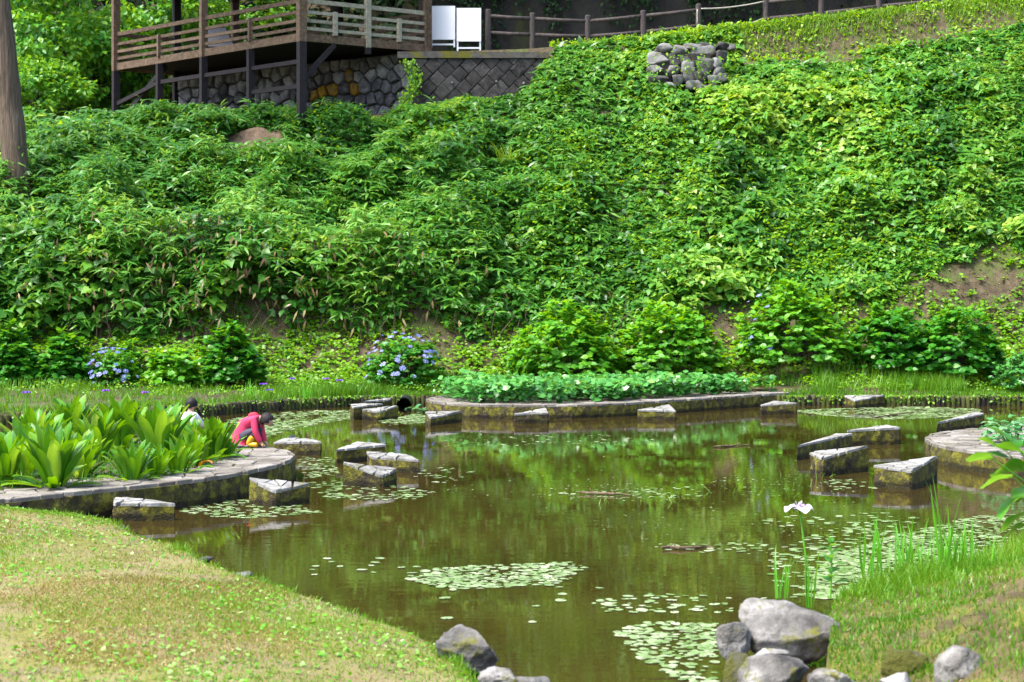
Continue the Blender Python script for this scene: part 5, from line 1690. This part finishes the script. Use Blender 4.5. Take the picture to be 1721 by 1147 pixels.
# bank grass
n = 60000
Y = RNG.uniform(9.2, 17.6, n); X = bank_x(Y) + RNG.random(n) ** 1.25 * 5.2
den = np.clip(fbm(X * 1.6, Y * 1.6, 131) * 2.4 - .55, .06, 1)
sel = RNG.random(n) < den
X, Y = X[sel], Y[sel]; n = len(X)
ridge = np.exp(-((X - bank_x(Y) - .25) / .4) ** 2) * smooth01((Y - 12.2) / 1.2)
hg = RNG.uniform(.025, .07, n) + ridge * RNG.uniform(.04, .24, n) + .1 * np.clip(fbm(X * 1.1, Y * 1.1, 133) - .55, 0, 1) * RNG.uniform(.5, 2, n)
o = blades('bank_grass', np.stack([X, Y, bank_z(X, Y) - .008], 1), hg, .009, .32, .45 + .6 * (fbm(X * 1.3, Y * 1.3, 135) - .5) + ridge * .15 + RNG.normal(size=n) * .16, M['blade'])
tag(o, 'uneven green grass on the near bank', kind='stuff')
n = 14000
Y = RNG.uniform(9.2, 16.5, n); X = bank_x(Y) + RNG.random(n) * 5.0
o = blades('bank_dry_grass', np.stack([X, Y, bank_z(X, Y) - .006], 1), RNG.uniform(.02, .05, n), .008, .6, RNG.normal(.4, .25, n), M['dry'])
tag(o, 'short yellowish dry grass and moss on the near bank', kind='stuff')

# lawn grass
n = 170000
Y = 9.6 + RNG.random(n) ** 1.25 * 8.7; X = lawn_x(Y) - RNG.random(n) * np.minimum(lawn_x(Y) + 6.3, 7)
bare = fbm(X * .75, Y * .55, 141)
sel = RNG.random(n) < np.clip((bare - .43) * 6, .14, 1)
X, Y = X[sel], Y[sel]; n = len(X)
tn = .5 + .9 * (fbm(X * .9, Y * .7, 143) - .5) + RNG.normal(size=n) * .2
o = blades('lawn_grass', np.stack([X, Y, lawn_z(X, Y) - .004], 1), RNG.uniform(.014, .036, n), .0065, .65, tn, M['dry'])
tag(o, 'short dry yellow grass of the lawn', kind='stuff')
n = 80000
Y = 9.6 + RNG.random(n) ** 1.2 * 8.7; X = lawn_x(Y) - RNG.random(n) * np.minimum(lawn_x(Y) + 6.3, 7)
sel = RNG.random(n) < np.clip(fbm(X * 1.3, Y * 1.0, 145) * 3 - 1.05, .05, 1)
X, Y = X[sel], Y[sel]; n = len(X)
o = blades('lawn_green_grass', np.stack([X, Y, lawn_z(X, Y) - .004], 1), RNG.uniform(.015, .045, n), .007, .5, RNG.normal(.7, .2, n), M['blade'])
tag(o, 'patches of green grass in the lawn', kind='stuff')
n = 12000
Y = 9.6 + RNG.random(n) ** 1.4 * 8.7; X = lawn_x(Y) - RNG.random(n) * np.minimum(lawn_x(Y) + 6.3, 7)
sel = RNG.random(n) < np.clip(fbm(X * 1.0, Y * .8, 147) * 2.6 - .85, .04, 1) * np.interp(Y, [10, 15], [1, .45])
X, Y = X[sel], Y[sel]; n = len(X)
o = scatter('lawn_weeds', T_OVATE, np.stack([X, Y, lawn_z(X, Y) + RNG.uniform(.008, .028, n)], 1), rdir(n) * np.array((1, 1, .35)), np.array((0, 0, 1.0)) + RNG.normal(size=(n, 3)) * .35, RNG.uniform(.02, .045, n), RNG.normal(.5, .28, n), M['clover'], wid=RNG.uniform(.035, .08, n))
tag(o, 'small clover and plantain leaves dotted over the lawn', kind='stuff')
# taller fringe and edge stones
n = 3600
Y = RNG.uniform(10.5, 18.1, n); X = lawn_x(Y) - np.abs(RNG.normal(0, .1, n)) + .03
sel = RNG.random(n) < np.clip(fbm(Y * 1.7, Y * 0, 149) * 2.6 - .7, .05, 1)
X, Y = X[sel], Y[sel]; n = len(X)
o = blades('lawn_edge_grass', np.stack([X, Y, lawn_z(X, Y) - .02], 1), RNG.uniform(.02, .1, n) * (.5 + fbm(Y * 3, Y * 0, 150)), .008, .45, RNG.normal(.6, .2, n), M['blade'])
tag(o, 'tufts of taller grass along the lawn edge', kind='stuff')
rr = random.Random(12)
ek = [(186, 884), (340, 939), (405, 964)]
for k, (x, y) in enumerate(ek):
    p = G(x, y, .1)
    o = obj('edge_stone', RK[k % 8], None, p + np.array((.02, 0, -.02)), (0, 0, rr.uniform(0, 6)), (rr.uniform(.1, .16), .08, rr.uniform(.025, .04)))
    tag(o, ['flat grey stone in the lawn edge beside the nearest stepping stone', 'flat grey stone in the lawn edge, second from the left platform', 'flat grey stone in the lawn edge, farthest from the left platform'][k], 'stone', 'flat stones set in the lawn edge')

# ================================================================== LILY PADS
def pad_mesh(k):
    rr = random.Random(k)
    N = 11; V = [(0, 0, .0)]
    for i in range(N):
        a = .22 + i * (2 * math.pi - .44) / (N - 1)
        r = 1 + rr.uniform(-.07, .07)
        V.append((math.cos(a) * r, math.sin(a) * r, rr.uniform(-.004, .05)))
    return mesh_py('lily_pad', V, [(0, i, i + 1) for i in range(1, N)], M['pad_o'])
PADS = [pad_mesh(k) for k in range(6)]
def inpoly_px(poly, n, rng):
    xs = [p[0] for p in poly]; ys = [p[1] for p in poly]
    out = []
    while len(out) < n:
        x, y = rng.uniform(min(xs), max(xs)), rng.uniform(min(ys), max(ys))
        if pt_in(poly, x, y): out.append((x, y))
    return out
def relax(pts, dmin):
    """drop points nearer than dmin metres on the water"""
    out = []
    for x, y in pts:
        p = G(x, y, 0)
        if all((p[0] - q[0]) ** 2 + (p[1] - q[1]) ** 2 > dmin * dmin for q in out): out.append(p)
    return out
rr = random.Random(99)
rafts = [
 ('round pale lily pad in the raft at the middle of the pond', 'lily pads of the middle raft', [([(680, 975), (730, 955), (960, 945), (985, 955), (930, 985), (760, 992)], 360, .066)]),
 ('lone pale lily pad scattered left of the middle raft', 'stray lily pads left of the middle raft', [([(505, 950), (560, 935), (700, 938), (730, 970), (640, 968), (520, 968)], 34, .15)]),
 ('pale lily pad in the raft beside the boulders at the bottom', 'lily pads of the bottom raft', [([(1035, 1062), (1090, 1045), (1205, 1050), (1200, 1150), (1150, 1150), (1080, 1110)], 280, .066)]),
 ('lily pad in the loose band between the middle raft and the boulders', 'lily pads of the loose band', [([(985, 1010), (1100, 998), (1260, 1002), (1320, 1012), (1240, 1032), (1020, 1030)], 70, .1)]),
 ('single lily pad drifting on open water in front', 'drifting lily pads', [([(700, 990), (1010, 985), (1040, 1060), (900, 1060), (720, 1060)], 16, .3)]),
]
count = 0
for lab, grp, regs in rafts:
    for poly, n_, dm in regs:
        for p in relax(inpoly_px(poly, n_, rr), dm):
            if float(fbm(np.array(p[0] * 2.6), np.array(p[1] * 1.6), 171)) < .36: continue
            s_ = rr.uniform(.028, .055)
            o = obj('lily_pad', rr.choice(PADS), None, (p[0], p[1], .004 + rr.random() * .004), (rr.uniform(-.06, .06), rr.uniform(-.06, .06), rr.uniform(0, 6.28)), (s_, s_, s_))
            tag(o, lab, 'lily pad', grp); count += 1
print('lily pads', count)
# far and dense floating leaves
T_DISC = T([(0, 0, 0)] + [(math.cos(a), math.sin(a), 0) for a in np.linspace(0, 2 * math.pi, 7)[:-1]], [(0, i, i % 6 + 1) for i in range(1, 7)])
def weed(name, label, regs, mat=None):
    P_, S_ = [], []
    for poly, n_, s0, s1 in regs:
        q = np.array([G(x, y, 0) for x, y in inpoly_px(poly, n_, rr)])
        keep = RNG.random(len(q)) < np.clip(fbm(q[:, 0] * 1.6, q[:, 1] * .9, 151) * 2.6 - .45, .1, 1)
        P_.append(q[keep]); S_.append(RNG.uniform(s0, s1, keep.sum()))
    P_ = np.concatenate(P_); S_ = np.concatenate(S_); n = len(P_)
    P_[:, 2] = .003 + RNG.random(n) * .006
    o = scatter(name, T_DISC, P_, rdir(n) * np.array((1, 1, 0)), np.array((0, 0, 1.0)) + RNG.normal(size=(n, 3)) * .05, S_, RNG.normal(.5, .28, n), mat or M['pad'])
    return tag(o, label, kind='stuff')
weed('small_floating_leaves', 'small pale floating leaves filling the lily pad rafts', [(rafts[0][2][0][0], 420, .018, .036), (rafts[2][2][0][0], 500, .018, .036), (rafts[3][2][0][0], 60, .018, .034), ([(700, 968), (960, 955), (960, 975), (760, 985)], 260, .018, .034)])
weed('floating_leaves_right', 'dense sheet of pale floating leaves by the right bank', [
    ([(1400, 935), (1500, 900), (1640, 868), (1760, 862), (1760, 940), (1560, 985), (1420, 1008), (1330, 1006)], 3000, .022, .045), ([(1290, 930), (1420, 880), (1560, 868), (1480, 920), (1330, 990), (1290, 985)], 260, .03, .05),
    ([(1280, 868), (1500, 862), (1500, 880), (1290, 886)], 60, .03, .05)])
weed('floating_leaves_left', 'pale floating leaves between the left platform and the stepping stones', [
    ([(300, 858), (330, 845), (440, 838), (520, 852), (540, 862), (440, 872), (330, 870)], 330, .025, .05), ([(500, 812), (600, 806), (735, 825), (700, 840), (560, 842)], 300, .025, .05),
    ([(500, 768), (560, 770), (570, 800), (510, 805)], 200, .02, .045), ([(690, 780), (800, 790), (760, 812), (700, 812)], 60, .02, .045)])
weed('duckweed_far', 'thin film of duckweed on the far water', [
    ([(380, 706), (480, 692), (600, 690), (600, 704), (540, 712), (450, 735), (420, 728)], 1500, .03, .07), ([(640, 708), (700, 696), (716, 700), (712, 712), (650, 716)], 500, .03, .07),
    ([(1330, 690), (1440, 686), (1560, 684), (1650, 688), (1640, 700), (1500, 706), (1400, 700), (1345, 694)], 2200, .03, .07), ([(1380, 806), (1470, 806), (1470, 824), (1400, 826)], 50, .03, .05),
    ([(720, 738), (1000, 730), (1120, 742), (800, 752)], 130, .02, .05), ([(930, 826), (1180, 818), (1180, 838), (950, 838)], 90, .02, .045), ([(1090, 916), (1300, 912), (1300, 930), (1110, 930)], 60, .02, .045)],
     M['pad'])
weed('floating_debris', 'tiny bits of debris drifting across the middle of the pond', [([(700, 735), (1350, 725), (1480, 860), (1300, 940), (1000, 900), (760, 840)], 420, .006, .02), ([(900, 815), (1200, 812), (1220, 842), (920, 845)], 160, .008, .022), ([(1180, 800), (1420, 790), (1440, 830), (1220, 840)], 130, .008, .025)])
n = 90
q = np.array([G(x, y, 0) for x, y in inpoly_px([(940, 818), (1420, 780), (1440, 842), (960, 850)], n, rr)])
o = blades('water_sprigs', q, RNG.uniform(.05, .16, n), .008, .5, RNG.normal(.6, .2, n), M['blade'])
tag(o, 'thin grass sprigs poking out of the shallow middle of the pond', kind='stuff')
# drifting twigs
for k, (x0, y0, x1, y1, lab) in enumerate([(1112, 923, 1200, 921, 'dark twig drifting right of the middle raft'), (975, 830, 1060, 833, 'twig drifting in the middle of the pond behind the raft'), (1200, 752, 1260, 748, 'thin twig floating in front of the box like stepping stone'), (1470, 702, 1560, 690, 'thin branch lying in the far duckweed near the right log edging')]):
    A, B = G(x0, y0, .01), G(x1, y1, .01)
    pts = [A + (B - A) * t + np.array((0, random.uniform(-.05, .05), random.uniform(0, .015))) for t in np.linspace(0, 1, 7)]
    br = [tube(pts, [.014, .016, .018, .016, .013, .01, .006], 6)]
    for j in (2, 4):
        br.append(tube([pts[j], pts[j] + np.array((random.uniform(-.1, .1), .12, .03))], [.009, .004], 5))
    tag(obj('twig', mesh_py('twig', *join(br), M['wood'])), lab, 'twig')
# drain pipe and water plant next to it
p = G(680, 684, .12)
pv, pf = tube([(0, -.28, 0), (0, .5, .02)], [.17, .17], 20, cap=False)
iv, if_ = tube([(0, .5, .02), (0, -.28, 0)], [.14, .14], 20, cap=False)
rim = [(k, (k + 1) % 20, 60 + (20 - (k + 1)) % 20 if False else 60 + (k + 1) % 20, 60 + k) for k in range(20)] if False else []
pf = pf + [tuple(i + 40 for i in f) for f in if_] + [tuple(range(40, 60))] + rim
pipe = obj('drain_pipe', mesh_py('drain_pipe', list(pv) + list(iv), pf, M['pipe'], True), None, p + np.array((0, 0, .06)))
tag(pipe, 'black drain pipe mouth sticking out of the far log edging', 'pipe')
root = empty('water_plant', G(702, 694, 0), 'pale leaved water plant between the drain pipe and the far platform', 'plant')
for k in range(14):
    s_ = random.uniform(.14, .22)
    obj('leaf', random.choice(OV), root, (random.uniform(-.28, .28), random.uniform(-.2, .2), random.uniform(.01, .1)), (random.uniform(-.3, .3), random.uniform(-.7, .1), random.uniform(0, 6.28)), (s_,) * 3)

# ================================================================== PEOPLE
def skin_obj(name, verts, edges, radii, mat, parent, root=0, sub=2):
    me = bpy.data.meshes.new(name)
    me.from_pydata(verts, edges, [])
    me.materials.append(mat)
    o = obj(name, me, parent)
    md = o.modifiers.new('skin', 'SKIN')
    md.use_smooth_shade = True
    if not me.skin_vertices: pass
    for i, sv in enumerate(me.skin_vertices[0].data):
        r = radii[i]
        sv.radius = (r, r) if not isinstance(r, tuple) else r
        sv.use_root = (i == root)
    sm = o.modifiers.new('sub', 'SUBSURF')
    sm.levels = sub; sm.render_levels = sub
    return o
def ellipsoid(name, c, r, mat, parent, cut=None, seg=20, rings=14, noise_=0.0):
    V, Fs = [], []
    for i in range(rings + 1):
        th = math.pi * i / rings
        for j in range(seg):
            ph = 2 * math.pi * j / seg
            dv = Vector((math.sin(th) * math.cos(ph), math.sin(th) * math.sin(ph), math.cos(th)))
            k = 1 + noise_ * mnoise.noise(dv * 6)
            V.append((c[0] + dv.x * r[0] * k, c[1] + dv.y * r[1] * k, c[2] + dv.z * r[2] * k))
    for i in range(rings):
        for j in range(seg):
            f = (i * seg + j, (i + 1) * seg + j, (i + 1) * seg + (j + 1) % seg, i * seg + (j + 1) % seg)
            if cut:
                m_ = sum((Vector(V[q]) for q in f), Vector()) / 4
                if cut(m_ - Vector(c)): continue
            Fs.append(f)
    return obj(name, mesh_py(name, V, Fs, mat, True), parent)

# crouching child in pink, seen from the side (local +X is where the child faces)
def child(base, rz, label, jacket, hood, trousers, boots, upright, sc, hooded=True):
    root = empty('person', base, label, 'person', None, rz)
    root.scale = (sc, sc, sc)
    if upright:
        pel, mid_, che, nb, hd = (-.1, .2), (-.08, .33), (-.04, .46), (-.01, .53), (.02, .65)
        sho = (-.03, .47); elb = (.1, .33); wri = (.2, .3)
        face = (.06, .63)
    else:
        pel, mid_, che, nb, hd = (-.19, .19), (-.13, .33), (-.02, .42), (.08, .435), (.195, .395)
        sho = (.03, .4); elb = (.06, .23); wri = (.115, .08)
        face = (.235, .36)
    # body: one continuous figure
    V = [(pel[0], 0, pel[1]), (mid_[0], 0, mid_[1]), (che[0], 0, che[1]), (nb[0], 0, nb[1]), (hd[0] * .6 + nb[0] * .4, 0, hd[1] * .6 + nb[1] * .4), (hd[0], 0, hd[1]), (face[0], 0, face[1])]
    E = [(0, 1), (1, 2), (2, 3), (3, 4), (4, 5), (5, 6)]
    Rr = [.085, .085, .075, .045, .05, .088, .066]
    for s_ in (-1, 1):
        i = len(V)
        V += [(sho[0], s_ * .105, sho[1]), (elb[0], s_ * .125, elb[1]), (wri[0], s_ * .09, wri[1]), (wri[0] + .04, s_ * .085, wri[1] - .035)]
        E += [(2, i), (i, i + 1), (i + 1, i + 2), (i + 2, i + 3)]
        Rr += [.038, .03, .022, .024]
        h_ = i + 3
        for k in range(5):
            f0 = len(V); sp = (k - 2) * .011
            dirx = .02 if k else .008
            V.append((V[h_][0] + dirx, V[h_][1] + sp * (1 if k else 1.8), V[h_][2] - .014))
            V.append((V[h_][0] + dirx + .016 - .003 * abs(k - 2), V[h_][1] + sp * 1.2, V[h_][2] - .034 + .004 * k))
            E += [(h_, f0), (f0, f0 + 1)]
            Rr += [.0085, .0075]
        i = len(V)
        V += [(pel[0] + .03, s_ * .07, pel[1] - .01), (.06, s_ * .1, .27), (-.07, s_ * .09, .07), (.06, s_ * .095, .035)]
        E += [(0, i), (i, i + 1), (i + 1, i + 2), (i + 2, i + 3)]
        Rr += [.06, .05, .035, .03]
        i = len(V)
        V += [(hd[0] - .005, s_ * .085, hd[1] - .012)]
        E += [(5, i)]; Rr += [.022]
    i = len(V)
    dn = Vector((face[0] - hd[0], 0, face[1] - hd[1])).normalized()
    nose = Vector((face[0], 0, face[1])) + dn * .062 + Vector((0, 0, -.004))
    V.append(tuple(nose)); E.append((6, i)); Rr.append(.013)
    skin_obj('body', V, E, Rr, M['skin'], root)
    # jacket
    V = [(pel[0] - .02, 0, pel[1] + .0), (mid_[0], 0, mid_[1]), (che[0], 0, che[1]), (nb[0] - .01, 0, nb[1])]
    E = [(0, 1), (1, 2), (2, 3)]; Rr = [.135, .125, .11, .062]
    V.append((pel[0] - .035, 0, pel[1] - .06)); E.append((0, 4)); Rr.append(.088)
    for s_ in (-1, 1):
        i = len(V)
        V += [(sho[0], s_ * .11, sho[1]), (elb[0], s_ * .13, elb[1]), (wri[0] + .015, s_ * .09, wri[1] - .015)]
        E += [(2, i), (i, i + 1), (i + 1, i + 2)]; Rr += [.06, .052, .042]
    jk = skin_obj('jacket', V, E, Rr, jacket, root)
    if hooded:
        skin_obj('hood', [(che[0] - .085, 0, che[1] + .02), (che[0] - .01, 0, che[1] + .045), (nb[0] - .015, 0, nb[1] + .03)], [(0, 1), (1, 2)], [.045, .06, .05], hood, jk)
    # trousers and boots
    V = [(pel[0] + .03, 0, pel[1] - .03)]; E = []; Rr = [.09]
    for s_ in (-1, 1):
        i = len(V)
        V += [(pel[0] + .05, s_ * .072, pel[1] - .01), (.07, s_ * .1, .265), (.0, s_ * .095, .16)]
        E += [(0, i), (i, i + 1), (i + 1, i + 2)]; Rr += [.078, .064, .05]
    skin_obj('trousers', V, E, Rr, trousers, root)
    for s_ in (-1, 1):
        skin_obj('boot', [(.015, s_ * .095, .18), (-.05, s_ * .092, .075), (-.07, s_ * .09, .045), (.0, s_ * .095, .042), (.09, s_ * .1, .038)], [(0, 1), (1, 2), (2, 3), (3, 4)], [.056, .05, .044, .046, .038], boots, root)
    # hair: cap over the back and top of the head
    hc = Vector((hd[0] + dn.x * -.004, 0, hd[1] + .008))
    ellipsoid('hair', hc, (.104, .098, .106), M['hair'], root, cut=lambda v: v.normalized().dot(dn) > .62 or (v.normalized().z < -.55), noise_=.1)
    for s_ in (-1, 1):
        side = Vector((0, s_, 0))
        e = Vector((face[0], 0, face[1])) + dn * .055 + side * .032 + Vector((-dn.z, 0, dn.x)).normalized() * .012 * (1 if dn.x > 0 else -1)
        ellipsoid('eye', e, (.009, .009, .009), M['eye'], root, seg=8, rings=6)
    return root
p = G(428, 752, ZL)
child((p[0], p[1], ZL + .005), R(-12), 'crouching child in a pink hooded jacket and yellow boots on the platform edge', M['pink'], M['pink_r'], M['navy'], M['yellow'], False, 1.02)
Yp = 25.7
child(((321 - CX) * Yp / F, Yp, ZL + .005), R(70), 'dark haired child in a white top squatting behind the big leaved plants', M['shirt'], M['shirt'], M['navy'], M['navy'], True, .93, False)
